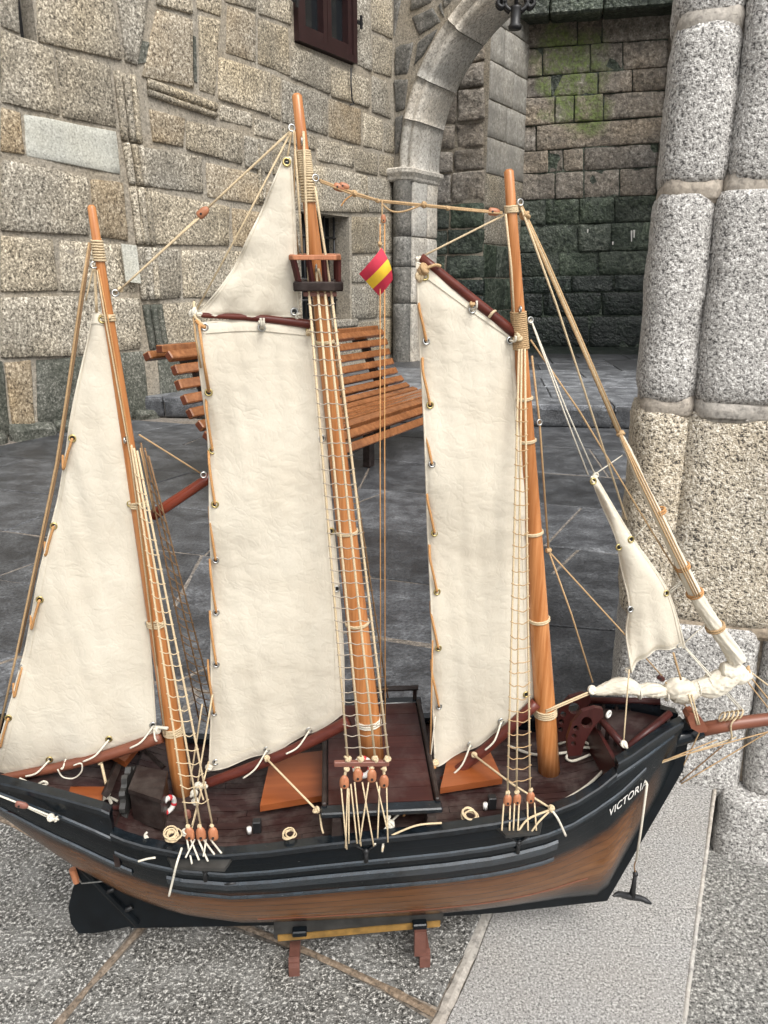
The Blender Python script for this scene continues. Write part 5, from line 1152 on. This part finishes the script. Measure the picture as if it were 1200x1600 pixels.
# flag halyards, flag
R_([(597, 312, -.002), (597, 348, -.01)], .0009, 'ropet'); blockw((599, 342, -.008), .0034); R_([(594, 350, -.012), (594, 700, -.05), (595, 1168, -.095)], .00085, 'ropeo', 'halyard'); R_([(601, 350, -.012), (601, 700, -.05), (602, 1168, -.095)], .00085, 'ropeo', 'halyard'); knot((594, 381, -.016), .003, 'ropet'); knot((596, 438, -.022), .003, 'ropew')
fa, fb, fc_, fd = L(596, 387, -.018), L(561, 428, -.018), L(593, 463, -.018), L(611, 437, -.018)
fv, ffc = [], []
nu, nv_ = 10, 12
for j in range(nv_ + 1):
    for i in range(nu + 1):
        u, v = i / nu, j / nv_; p = fa.lerp(fb, u).lerp(fd.lerp(fc_, u), v); k = (1 - u); p = p + V((.004 * k * math.sin(v * 2.6), -.010 * math.sin(u * 2.8 + .4) * (1 - .4 * v) - .012 * k * math.sin(v * math.pi), 0)); fv.append(p)
for j in range(nv_):
    for i in range(nu): ffc.append((j * (nu + 1) + i, j * (nu + 1) + i + 1, (j + 1) * (nu + 1) + i + 1, (j + 1) * (nu + 1) + i))
fl = mk('flag', (fv, ffc), [MT['flag_red'], MT['flag_yellow']], ship, True); fl['label'] = 'small red and yellow striped flag'
for p in fl.data.polygons: p.material_index = 1 if 4 <= p.index // nu < 8 else 0
# mizzen lines
R_([(140, 379), (128, 450), (104, 620), (88, 724), (62, 850), (24, 1030), (-10, 1180)], .0018, 'ropet'); R_([(142, 380, -.003), (132, 450), (109, 610), (92, 722), (66, 850), (30, 1020)], .0014, 'ropeb')
for a, b in (((147, 415), (150, 488)), ((146, 416), (134, 470)), ((149, 416), (152, 488))): R_([a, b], .0011, 'rope')
R_([(152, 422, -.004), (165, 500, -.010), (205, 720, -.012), (240, 1000, -.012), (258, 1148, -.014)], .0012, 'rope'); R_([(154, 420, -.006), (170, 505, -.012), (210, 735, -.014), (246, 1040, -.016)], .0010, 'ropeo')
R_([(155, 492), (162, 498), (172, 496, -.01)], .0022, 'rope', curve=True); R_([(217, 679, .012), (316, 741, .05)], .0014, 'ropet'); R_([(219, 700, .014), (240, 800, .03)], .0011, 'ropet')
R_([(157, 1186, -.01), (160, 1200, -.02), (170, 1243, -.05)], .0024, 'rope'); knot((156, 1190, -.012), .005); knot((168, 1240, -.05), .005, 'ropew'); R_([(158, 1255, -.06), (163, 1244, -.055), (172, 1246, -.05), (184, 1252, -.05)], .0022, 'ropew', curve=True); R_([(158, 1255, -.062), (162, 1248, -.058), (170, 1247, -.055), (174, 1256, -.058)], .0028, 'ropew', curve=True)
# stern line with block
R_([(-30, 1232, -.11), (24, 1253, -.116), (80, 1279, -.122)], .0014, 'ropew'); R_([(36, 1257, -.118), (84, 1277, -.124)], .0014, 'ropew'); blockw((34, 1258, -.119), .006, 'bar', (1, 0, -.4)); knot((80, 1278, -.126), .006, 'ropew'); knot((88, 1280, -.126), .004, 'ropew')
R_([(30, 1216, -.05), (55, 1226, -.05), (68, 1221, -.05), (74, 1225, -.05), (60, 1228, -.05)], .0018, 'ropew', curve=True); R_([(90, 1202, -.03), (98, 1214, -.03), (115, 1216, -.03), (127, 1206, -.03), (127, 1193, -.03), (115, 1196, -.03)], .0013, 'ropew', curve=True)
# mizzen tackle bundle
for a, b in (((322, 1205, -.02), (296, 1310, -.12)), ((326, 1190, -.02), (300, 1290, -.11)), ((310, 1225, -.06), (318, 1250, -.09)), ((332, 1085, -.01), (308, 1228, -.06)), ((316, 1100, .01), (296, 1230, .0))): R_([a, b], .0014, 'rope')
for p in ((310, 1226, -.06), (305, 1252, -.09), (318, 1228, -.05), (290, 1300, -.12), (302, 1240, -.08)): knot(p, .006, 'ropew')
blockw((293, 1272, -.10), .0055, 'bar')
def hank(px, py, yl, rx, n_=6, mat='rope'):
    c = L(px, py, yl); mk('coil', merge(*[torusvf(c + V((random.uniform(-.004, .004), random.uniform(-.003, .003), k * .0012)), rx * random.uniform(.6, 1), .0013, (random.uniform(-.3, .3), random.uniform(-.4, .1), 1), 14, 5) for k in range(n_)]), MT[mat], ship, True)
hank(270, 1307, -.125, .011, 7, 'rope'); hank(733, 1277, -.122, .013, 6); hank(455, 1304, -.13, .010, 3)
R_([(228, 1305, -.12), (240, 1318, -.125), (262, 1316, -.125)], .0018, 'ropew', curve=True); R_([(230, 1300, -.12), (226, 1306, -.122), (230, 1314, -.124)], .0018, 'ropew', curve=True); R_([(216, 1346, -.150), (230, 1342, -.15), (243, 1340, -.15)], .0016, 'ropew', curve=True)
# boom sheets
R_([(415, 1184, -.02), (495, 1266, -.115)], .0018, 'rope'); knot((417, 1186, -.02), .005); knot((495, 1265, -.115), .0055); R_([(500, 1272, -.118), (502, 1290, -.125), (505, 1302, -.13)], .0016, 'rope', curve=True)
R_([(738, 1178, -.02), (800, 1225, -.08), (862, 1264, -.125)], .0018, 'rope'); knot((740, 1180, -.02), .005); knot((861, 1264, -.128), .0055); R_([(862, 1266, -.13), (872, 1280, -.138), (884, 1306, -.138)], .0019, 'ropew', curve=True); R_([(858, 1266, -.13), (825, 1280, -.14), (808, 1302, -.15)], .0018, 'rope', curve=True); R_([(858, 1268, -.13), (842, 1284, -.145), (830, 1300, -.15)], .0016, 'rope', curve=True)
# fore clew pendant: twisted orange cord
for ph in (0, 2.1, 4.2):
    a, b = L(676, 1200, -.02), L(640, 1255, -.085); ps = []
    for i in range(40): f_ = i / 39; p = a.lerp(b, f_); ps.append(p + V((math.cos(f_ * 16 + ph), math.sin(f_ * 16 + ph) * .6, math.sin(f_ * 16 + ph))) * .0045)
    mk('pendant', tube(ps, .0024, 6), MT['ropeo'], ship, True)
knot((642, 1254, -.085), .006, 'ropeo'); knot((636, 1258, -.09), .005, 'ropeo'); R_([(640, 1256, -.088), (634, 1266, -.092), (630, 1278, -.095)], .0022, 'ropeo', curve=True)
R_([(640, 1255, -.085), (610, 1285, -.125)], .0018, 'ropew'); knot((609, 1287, -.13), .007, 'ropew'); knot((606, 1278, -.128), .005, 'ropew'); R_([(606, 1290, -.13), (600, 1310, -.145), (597, 1331, -.155)], .0018, 'ropew', curve=True); R_([(604, 1292, -.13), (592, 1308, -.145), (585, 1320, -.155)], .0018, 'ropew', curve=True); R_([(606, 1308, -.15), (650, 1290, -.145), (690, 1286, -.14)], .0016, 'rope', curve=True)
# fore sail leech line, main clew
R_([(676, 1000, -.006), (674, 1100, -.008), (672, 1195, -.012)], .0014, 'ropeo'); R_([(680, 1120, -.006), (672, 1190, -.012)], .0012, 'ropew')
# white line flaked on the foredeck
zz = lambda x, y, d=.004: (lambda p: V((p.x, p.y, zdeck(p.x) + d)))(LZ(x, y, zdeck(.3)))
R_([zz(796, 1170), zz(835, 1182), zz(880, 1184), zz(912, 1184), zz(938, 1192), zz(948, 1208), zz(940, 1222), zz(915, 1238), zz(885, 1252), zz(862, 1264)], .0026, 'ropew', 'deck_line', curve=True)
R_([zz(920, 1196), zz(894, 1198), zz(884, 1190), zz(900, 1182), zz(910, 1172, .008), zz(925, 1170, .01), zz(936, 1178, .008), zz(925, 1184, .006), zz(908, 1176, .008)], .0024, 'ropew', 'deck_line', curve=True); R_([zz(872, 1170), zz(900, 1166), zz(930, 1162)], .0024, 'ropew', 'deck_line', curve=True)
# anchor on its line
a0_ = onhull(1009, 1221, .003); ya = a0_.y - .006; R_([a0_, L(1011, 1226, ya), L(1001, 1300, ya), L(994, 1345, ya)], .0022, 'ropew', 'anchor_line'); R_([(994, 1343, ya), (991, 1354, ya), (993, 1364, ya)], .0013, 'ropeb', 'anchor_line', curve=True)
an = mk('anchor', merge(tube([L(993, 1362, ya), L(990, 1385, ya), L(987, 1402, ya)], [.0032, .0045, .0065], 8), ballvf(L(993, 1366, ya), .005, 8, 6), tube(catmull([L(958, 1400, ya - .015), L(966, 1397, ya - .008), L(976, 1399, ya - .002), L(987, 1401, ya), L(1002, 1404, ya), L(1012, 1409, ya - .004), L(1018, 1412, ya - .006)], 4), [.0015, .0022, .0034, .0042, .0048, .0052, .0056, .006, .0062, .0064, .0064, .0064, .0062, .006, .0058, .0056, .0054, .0052, .005, .0048, .0042, .0036, .003, .0024, .0015], 8)), MT['iron'], ship, True); an['label'] = 'small black anchor hanging from the bow line'

# ---- spars --------------------------------------------------------------
def spar(name, pts, rs, mat):
    ps = catmull([P3(p) for p in pts], 5) if len(pts) > 2 else lin(P3(pts[0]), P3(pts[1]), 8); n_ = len(ps); return mk(name, tube(ps, [rs[0] + (rs[1] - rs[0]) * i / (n_ - 1) for i in range(n_)], 10), MT[mat], ship, True)
spar('topsail_yard', [(303, 492), (400, 497), (488, 507)], (.0032, .0065), 'mahog'); spar('boom', [(-60, 1232, -.012), (0, 1217, -.012), (90, 1199, -.012), (180, 1176, -.012), (252, 1151, -.012)], (.006, .0105), 'boomred')
spar('boom', [(318, 1226, -.010), (415, 1190, -.010), (480, 1161, -.010), (545, 1127, -.010)], (.0085, .0105), 'mahog'); spar('gaff', [(657, 402), (806, 522)], (.0062, .0075), 'mahog'); spar('boom', [(678, 1230, -.012), (758, 1171, -.012), (838, 1098, -.008)], (.0085, .0100), 'mahog')
spar('peak_spar', [(238, 806, .045), (334, 742, .05)], (.0088, .0080), 'redspar')

# ---- sails --------------------------------------------------------------
def resample(pts, n_):
    pts = [V((*p, 0)) for p in pts]; c = catmull(pts, 8) if len(pts) > 2 else lin(pts[0], pts[1], 9); d = [0]
    for i in range(1, len(c)): d.append(d[-1] + (c[i] - c[i - 1]).length)
    out = []
    for k in range(n_):
        s = d[-1] * k / (n_ - 1); i = min(max(j for j in range(len(d)) if d[j] <= s + 1e-9), len(c) - 2); out.append(c[i].lerp(c[i + 1], (s - d[i]) / max(1e-9, d[i + 1] - d[i])))
    return out
def sail(name, left, right, top, bot, nu, nv, belly, seed, label, yl=0.0, wr=1.0, rip=1.0, hemw=.065):
    """Coons patch between four measured edges, bellied and crumpled; double-skinned at cloth thickness"""
    Lp, Rp, Tp, Bp = resample(left, nv + 1), resample(right, nv + 1), resample(top, nu + 1), resample(bot, nu + 1); vs_, fs = [], []; pxs = []
    for j in range(nv + 1):
        v = j / nv
        for i in range(nu + 1):
            u = i / nu; c = (Lp[j] * (1 - u) + Rp[j] * u) + (Tp[i] * (1 - v) + Bp[i] * v) - (Lp[0] * (1 - u) * (1 - v) + Rp[0] * u * (1 - v) + Lp[-1] * (1 - u) * v + Rp[-1] * u * v)
            e = (4 * u * (1 - u)) ** .6 * (4 * v * (1 - v)) ** .4 if 0 < u < 1 and 0 < v < 1 else 0
            p = L(c.x, c.y, yl); q = V((p.x, 0, p.z)); s3 = V((seed * 1.7, seed, 0))
            w = .006 * nz(q + s3, 5) + .0014 * nz(q * 1 + s3, 19) + .0018 * nz(V((q.x * 2.2 + q.z * .25, seed, q.z * .12)), 22) + .0010 * abs(nz(V((q.x * .5 + q.z * 1.4, seed, q.z * .3)), 44)) + .0005 * nz(q + s3, 70) + .0010 * abs(nz(V((q.x - q.z * .8, seed + 3, q.z * .9)), 30))
            ed = .0030 * rip * math.sin(v * 19 + seed) * ((1 - u) ** 5) + .002 * rip * math.sin(u * 17 + seed) * (v ** 8)
            p.y += -belly * e + wr * w + ed * 2; vs_.append(p)
    n_ = (nu + 1)
    for j in range(nv):
        for i in range(nu): fs.append((j * n_ + i, (j + 1) * n_ + i, (j + 1) * n_ + i + 1, j * n_ + i + 1))
    k = len(vs_); back = [v + V((0, .0012, 0)) for v in vs_]; fs2 = [tuple(a + k for a in f[::-1]) for f in fs]
    rim = [i for i in range(n_)] + [(j + 1) * n_ - 1 for j in range(1, nv + 1)] + [nv * n_ + i for i in range(nu - 1, -1, -1)] + [j * n_ for j in range(nv - 1, 0, -1)]
    fr_ = [(rim[i], rim[(i + 1) % len(rim)], k + rim[(i + 1) % len(rim)], k + rim[i]) for i in range(len(rim))]
    o = mk(name, (vs_ + back, fs + fs2 + fr_), MT['canvas'], ship, True); o['label'] = label
    # stitched hem: a folded band and bolt rope round the edge
    hem = [vs_[i] + V((0, -.0008, 0)) for i in rim]; mk('hem', tube(hem + [hem[0]], .0016, 6, False), MT['canvas'], o, True)
    bw_ = max(1, round(nu * hemw)); bh = max(1, round(nv * hemw * .35))
    for nm, rr_ in (('left', [(j, i) for j in range(nv + 1) for i in range(bw_ + 1)]), ('right', [(j, i) for j in range(nv + 1) for i in range(nu - bw_, nu + 1)]), ('foot', [(j, i) for j in range(nv - bh, nv + 1) for i in range(nu + 1)]), ('head', [(j, i) for j in range(bh + 1) for i in range(nu + 1)])):
        js = sorted({a for a, _ in rr_}); is_ = sorted({b for _, b in rr_}); lift = .0010 if nm in ('left', 'right') else .0016
        hv_ = [vs_[j * n_ + i] + V((0, -lift, 0)) for j in js for i in is_]; m2 = len(is_)
        mk('hem_band', (hv_, [(a * m2 + c_, (a + 1) * m2 + c_, (a + 1) * m2 + c_ + 1, a * m2 + c_ + 1) for a in range(len(js) - 1) for c_ in range(m2 - 1)]), MT['canvas'], o, True)
    return o, vs_, n_, nv
def sail_at(S, px, py, out=.002):
    best = min(S[1], key=lambda p: (lambda w: (600 + FPX * w.dot(Rt) / w.dot(Fw) - px) ** 2 + (800 - FPX * w.dot(Up) / w.dot(Fw) - py) ** 2)(SHIP_O + SM @ p - CAM))
    return L(px, py, best.y - out)
def grommet(S, px, py, mat='steel', r=.0044):
    c = sail_at(S, px, py); mk('grommet', torusvf(c, r, .0014, (.15, -1, .15), 16, 6), MT[mat], S[0], True); mk('grommet_hole', tube([c + V((0, .0008, 0)), c + V((0, .0022, 0))], r * .8, 10), MT['iron'], S[0]); return c
S1 = sail('sail', [(144, 489), (130, 560), (106, 690), (85, 800), (58, 920), (33, 1035), (6, 1140), (-22, 1222)], [(162, 494), (186, 600), (208, 770), (229, 945), (245, 1142)], [(144, 489), (153, 488), (162, 494)], [(-22, 1222), (75, 1198), (170, 1172), (245, 1142)], 34, 84, .012, 1, 'tall triangular sail on the aft mast')
S2 = sail('sail', [(444, 247), (422, 300), (386, 378), (352, 440), (308, 492)], [(454, 247), (460, 330), (463, 400), (467, 494)], [(444, 247), (454, 247)], [(308, 492), (390, 494), (467, 494)], 22, 40, .008, 2, 'small triangular topsail above the yard')
S3 = sail('sail', [(309, 505), (313, 570), (325, 700), (329, 800), (330, 930), (331, 1060), (327, 1203)], [(489, 512), (502, 600), (515, 760), (528, 900), (536, 1010), (538, 1118)], [(309, 505), (400, 501), (489, 512)], [(327, 1203), (415, 1177), (480, 1150), (538, 1118)], 44, 130, .012, 3, 'large rectangular sail hung from the middle mast')
S4 = sail('sail', [(650, 410), (653, 480), (660, 600), (664, 720), (670, 850), (675, 1000), (679, 1194)], [(805, 522), (812, 600), (820, 740), (827, 900), (834, 1098)], [(650, 410), (672, 422), (745, 478), (805, 522)], [(679, 1194), (735, 1170), (790, 1136), (834, 1098)], 40, 130, .010, 4, 'tall sail with slanted head on the forward mast')
S5 = sail('sail', [(922, 746), (944, 795), (966, 860), (980, 940), (979, 1000), (982, 1044)], [(930, 744), (985, 836), (1030, 900), (1050, 940), (1070, 1012)], [(922, 746), (930, 744)], [(982, 1044), (1010, 1022), (1040, 1013), (1070, 1012)], 18, 40, .012, 5, 'small triangular jib near the granite pillar', -.004)
for S, pts in ((S1, [(113, 685, 'brass'), (84, 822, 'brass'), (62, 937, 'brass'), (35, 1043, 'steel'), (13, 1122, 'brass'), (204, 787, 'brass'), (232, 973, 'steel'), (239, 1133, 'steel'), (77, 1187, 'brass'), (170, 1155, 'brass'), (160, 499, 'brass')]),
               (S3, [(320, 511, 'steel'), (326, 613, 'brass'), (332, 704, 'brass'), (336, 788, 'brass'), (337, 875, 'steel'), (338, 957, 'steel'), (338, 1038, 'steel'), (335, 1114, 'steel'), (337, 1191, 'steel'), (409, 512, 'steel'), (484, 517, 'brass'), (503, 685, 'steel'), (517, 830, 'brass'), (526, 920, 'steel'), (417, 1171, 'steel'), (483, 1141, 'steel')]),
               (S4, [(666, 533, 'steel'), (672, 633, 'brass'), (675, 725, 'steel'), (679, 833, 'brass'), (683, 925, 'brass'), (685, 1013, 'brass'), (686, 1104, 'steel'), (735, 1163, 'steel'), (783, 1127, 'steel'), (822, 1085, 'brass'), (738, 484, 'steel'), (797, 532, 'steel'), (664, 432, 'brass')]),
               (S5, [(967, 855, 'brass'), (986, 843, 'brass'), (985, 952, 'steel'), (1041, 927, 'brass'), (927, 752, 'brass'), (1062, 1009, 'steel')]), (S2, [(448, 253, 'brass'), (460, 487, 'steel')])):
    for x, y, m in pts: grommet(S, x, y, m)
# lacing cords on the leeches: out of each grommet, up and round the edge
def lace(S, pts, edge_dx, rise, mat='ropeo'):
    for i, (x, y) in enumerate(pts):
        c = sail_at(S, x, y, .003); e = L(x + edge_dx, y - rise, -.006); e2 = L(x + edge_dx - 1, y - rise - 22, .003)
        mk('lacing', tube(catmull([c, c.lerp(e, .5) + V((0, -.002, 0)), e, e2], 5), .0019, 6), MT[mat], S[0], True)
lace(S3, [(326, 613), (332, 704), (336, 788), (337, 875), (338, 957), (338, 1038), (335, 1114)], -9, 62); lace(S3, [(320, 511)], -16, 18, 'rope')
lace(S4, [(666, 533), (672, 633), (675, 725), (679, 833), (683, 925), (685, 1013), (686, 1104)], -11, 52); lace(S1, [(113, 685)], -14, -48); lace(S1, [(84, 822), (62, 937), (35, 1043), (13, 1122)], -13, -46)
R_([(311, 508, -.012), (318, 560, -.014), (327, 612, -.01)], .0018, 'ropeo', 'lacing', S3[0]); R_([(306, 500, -.008), (314, 509, -.01), (320, 511, -.016)], .0026, 'ropeo', 'lacing', S3[0], True); R_([(302, 492, -.004), (306, 530, -.012), (314, 575, -.012)], .0014, 'ropet')
# foot and head ties
for S, prs in ((S1, [((170, 1156), (130, 1190)), ((77, 1188), (40, 1213)), ((240, 1134), (203, 1169)), ((240, 1134), (245, 1158)), ((103, 1186), (95, 1200))]), (S3, [((417, 1172), (380, 1216)), ((483, 1142), (447, 1178)), ((409, 513), (407, 497)), ((411, 513), (412, 497))]), (S4, [((735, 1164), (705, 1212)), ((783, 1128), (758, 1172)), ((738, 484), (745, 470)), ((797, 532), (806, 525))])):
    for a, b in prs: c = sail_at(S, *a, .003); e = L(b[0], b[1], -.026); mk('tie', tube(catmull([c, c.lerp(e, .5) + V((.001, -.008, -.003)), e], 5), .0016, 6), MT['ropew'], S[0], True)
knot((409, 505, -.008), .004, 'ropew'); knot((484, 519, -.01), .005, 'rope'); knot((304, 489), .0065, 'ropew'); knot((313, 493), .005, 'ropew'); knot((467, 493), .005, 'ropew'); knot((738, 476, -.008), .004, 'ropet'); knot((662, 421, -.01), .008, 'ropet'); knot((656, 432, -.008), .006, 'rope'); R_([(664, 420, -.012), (680, 414, -.012), (688, 416, -.008)], .0022, 'ropet', curve=True); R_([(764, 496, -.01), (770, 488, -.012), (774, 486, .004)], .002, 'rope', curve=True); knot((654, 405), .004, 'ropew')
knot((930, 742), .004, 'ropew'); knot((982, 1046, -.01), .005, 'ropew'); knot((808, 528, -.01), .006, 'rope'); knot((245, 1140, -.012), .006, 'ropew'); knot((327, 1200, -.012), .006, 'ropew'); knot((679, 1192, -.012), .006, 'rope'); R_([(204, 788, -.008), (222, 786, -.018)], .0016); R_([(232, 974, -.008), (246, 972, -.018)], .0016); R_([(241, 1136, -.01), (262, 1138, -.02)], .0028, 'ropew')
# furled headsails: cloth bundles with folds
def bundle(pts, rs, seed, label, name='furled_sail', twist=7):
    kk = 16; ps = catmull([P3(p) for p in pts], kk); m_ = len(ps); n_ = 44; vs_, fs = [], []
    for i, p in enumerate(ps):
        f_ = i / kk; a = int(min(f_, len(rs) - 1)); b = min(a + 1, len(rs) - 1); r = rs[a] + (rs[b] - rs[a]) * (f_ - a); T = (ps[min(i + 1, m_ - 1)] - ps[max(i - 1, 0)]).normalized(); A = T.cross(V((0, 1, 0))).normalized(); B = T.cross(A)
        for j in range(n_):
            t = 2 * math.pi * j / n_; i9 = i * 9 / kk; tw = t + i9 * .035; fold = 1.10 + .10 * math.sin(2 * tw + seed) - .34 * abs(nz(V((math.cos(tw) * 1.7, math.sin(tw) * 1.7, i9 * .030 + seed)), 1.5)) - .22 * abs(nz(V((math.cos(tw) * 3.6, math.sin(tw) * 3.6, i9 * .045 + seed)), 1.4)) - .10 * abs(nz(V((math.cos(tw) * 7, math.sin(tw) * 7, i9 * .07 + seed)), 1.4)); vs_.append(p + (A * math.cos(t) + B * math.sin(t)) * r * fold)
    for i in range(m_ - 1):
        for j in range(n_): fs.append((i * n_ + j, i * n_ + (j + 1) % n_, (i + 1) * n_ + (j + 1) % n_, (i + 1) * n_ + j))
    fs += [tuple(range(n_))[::-1], tuple(range((m_ - 1) * n_, m_ * n_))]; o = mk(name, (vs_, fs), MT['canvas'], ship, True); o['label'] = label; return o
u1 = bundle([(968, 676), (985, 712), (1002, 752), (1035, 820), (1066, 885), (1092, 938), (1118, 980), (1140, 1012), (1152, 1032)], [.003, .005, .0065, .008, .0095, .012, .013, .0135, .014], 1, 'furled jib bundled along the forestay')
u2 = bundle([(928, 1081), (945, 1078), (965, 1072), (985, 1073), (998, 1079), (1015, 1078), (1030, 1080), (1038, 1082), (1052, 1078), (1070, 1080), (1084, 1078), (1092, 1074), (1110, 1072), (1130, 1062), (1150, 1050)], [.005, .010, .0135, .013, .010, .014, .013, .010, .021, .022, .014, .012, .019, .019, .015], 2, 'furled lower part of the jib hanging above the bow')
u3 = bundle([(1128, 1045), (1140, 1048), (1154, 1052), (1164, 1052), (1168, 1046)], [.010, .016, .019, .015, .005], 3, 'knotted end of the furled jib')
for off in (-4, 0, 4): R_([(970 + off * .3, 680, -.006), (1000 + off, 745, -.012), (1066 + off, 882, -.014), (1090 + off, 932, -.016)], .0014, 'ropet', 'gasket', u1)
for x, y, r in ((1030, 797, .0085), (1066, 884, .0105), (1085, 925, .0125), (1117, 978, .0145)):
    c = L(x, y); mk('gasket', merge(torusvf(c, r, .0018, (.45, 0, -.9), 16, 6), torusvf(c + V((.002, 0, -.004)), r, .0016, (.45, 0, -.9), 16, 6)), MT['ropeo' if y < 960 else 'ropet'], u1, True)
for x, y in ((998, 1080), (1040, 1083), (1090, 1075)): mk('gasket', torusvf(L(x, y), .0125, .0016, (1, 0, .1), 16, 6), MT['ropew'], u2, True)
knot((1168, 1048), .007, 'ropet')

# ================================================================== DISPLAY STAND
sd_ = empty('display_stand', (SHIP_O.x, SHIP_O.y, 0)); sd_.rotation_euler = (0, 0, YAW); tag(sd_, 'low brown painted wooden stand under the model ship', 'display stand')
RZ = Matrix.Rotation(-YAW, 3, 'Z'); W2S = lambda p: RZ @ (p - V((SHIP_O.x, SHIP_O.y, 0)))
wl = lambda x, y, yl: W2S(SHIP_O + SM @ L(x, y, yl))
bq_ = [wl(428, 1466, -.03), wl(440, 1472, -.03), wl(560, 1461, -.03), wl(684, 1449, -.03), wl(693, 1440, -.03), wl(693, 1424, -.03), wl(428, 1424, -.03)]
brd = mk('keel_board', prism(bq_, (0, .052, 0)), MT['board'], sd_)
g0, g1 = wl(434, 1467, -.0325), wl(688, 1444, -.0325); mk('gold_edge', prism([g0 + V((0, 0, -.006)), g1 + V((0, 0, -.006)), g1 + V((0, 0, .007)), g0 + V((0, 0, .007))], (0, .003, 0)), MT['gold'], brd)
for (fx, fy, tx) in ((460, 1526, 468), (664, 1512, 655)):
    f_ = W2S(ground(fx, fy, 0)); back_ = wl(tx, 1440, -.03)
    for sg in (0, 1):
        y_in, y_out = back_.y - .012, f_.y
        if sg: y_in, y_out = -back_.y + .012 + .0, -f_.y + .0
        w = .0195; prof_ = [(y_out, 0), (y_out, .020), (y_out + (y_in - y_out) * .85, .034), (y_in, .040), (y_in, .0)]
        P = [V((f_.x - w / 2, y, z)) for y, z in prof_]; mk('foot', prism(P, (w, 0, 0)), MT['standp'], sd_)
        if fx > 600 or sg: mk('post', prism([V((back_.x - .010, y_in - .001 - (.0 if sg else .006), .03)), V((back_.x + .010, y_in - .001 - (.0 if sg else .006), .03)), V((back_.x + .010, y_in + (.008 if not sg else .006), .03)), V((back_.x - .010, y_in + (.008 if not sg else .006), .03))], (0, 0, .055)), MT['standp' if fx > 600 else 'board'], sd_)
    mk('cross_bar', boxvf((f_.x, 0, .018), (.0185, 2 * abs(back_.y) + .03, .024)), MT['standp'], sd_)
    mk('pad', boxvf((back_.x, back_.y - .006, .090), (.026, .016, .012), None, .002), MT['black'], sd_)
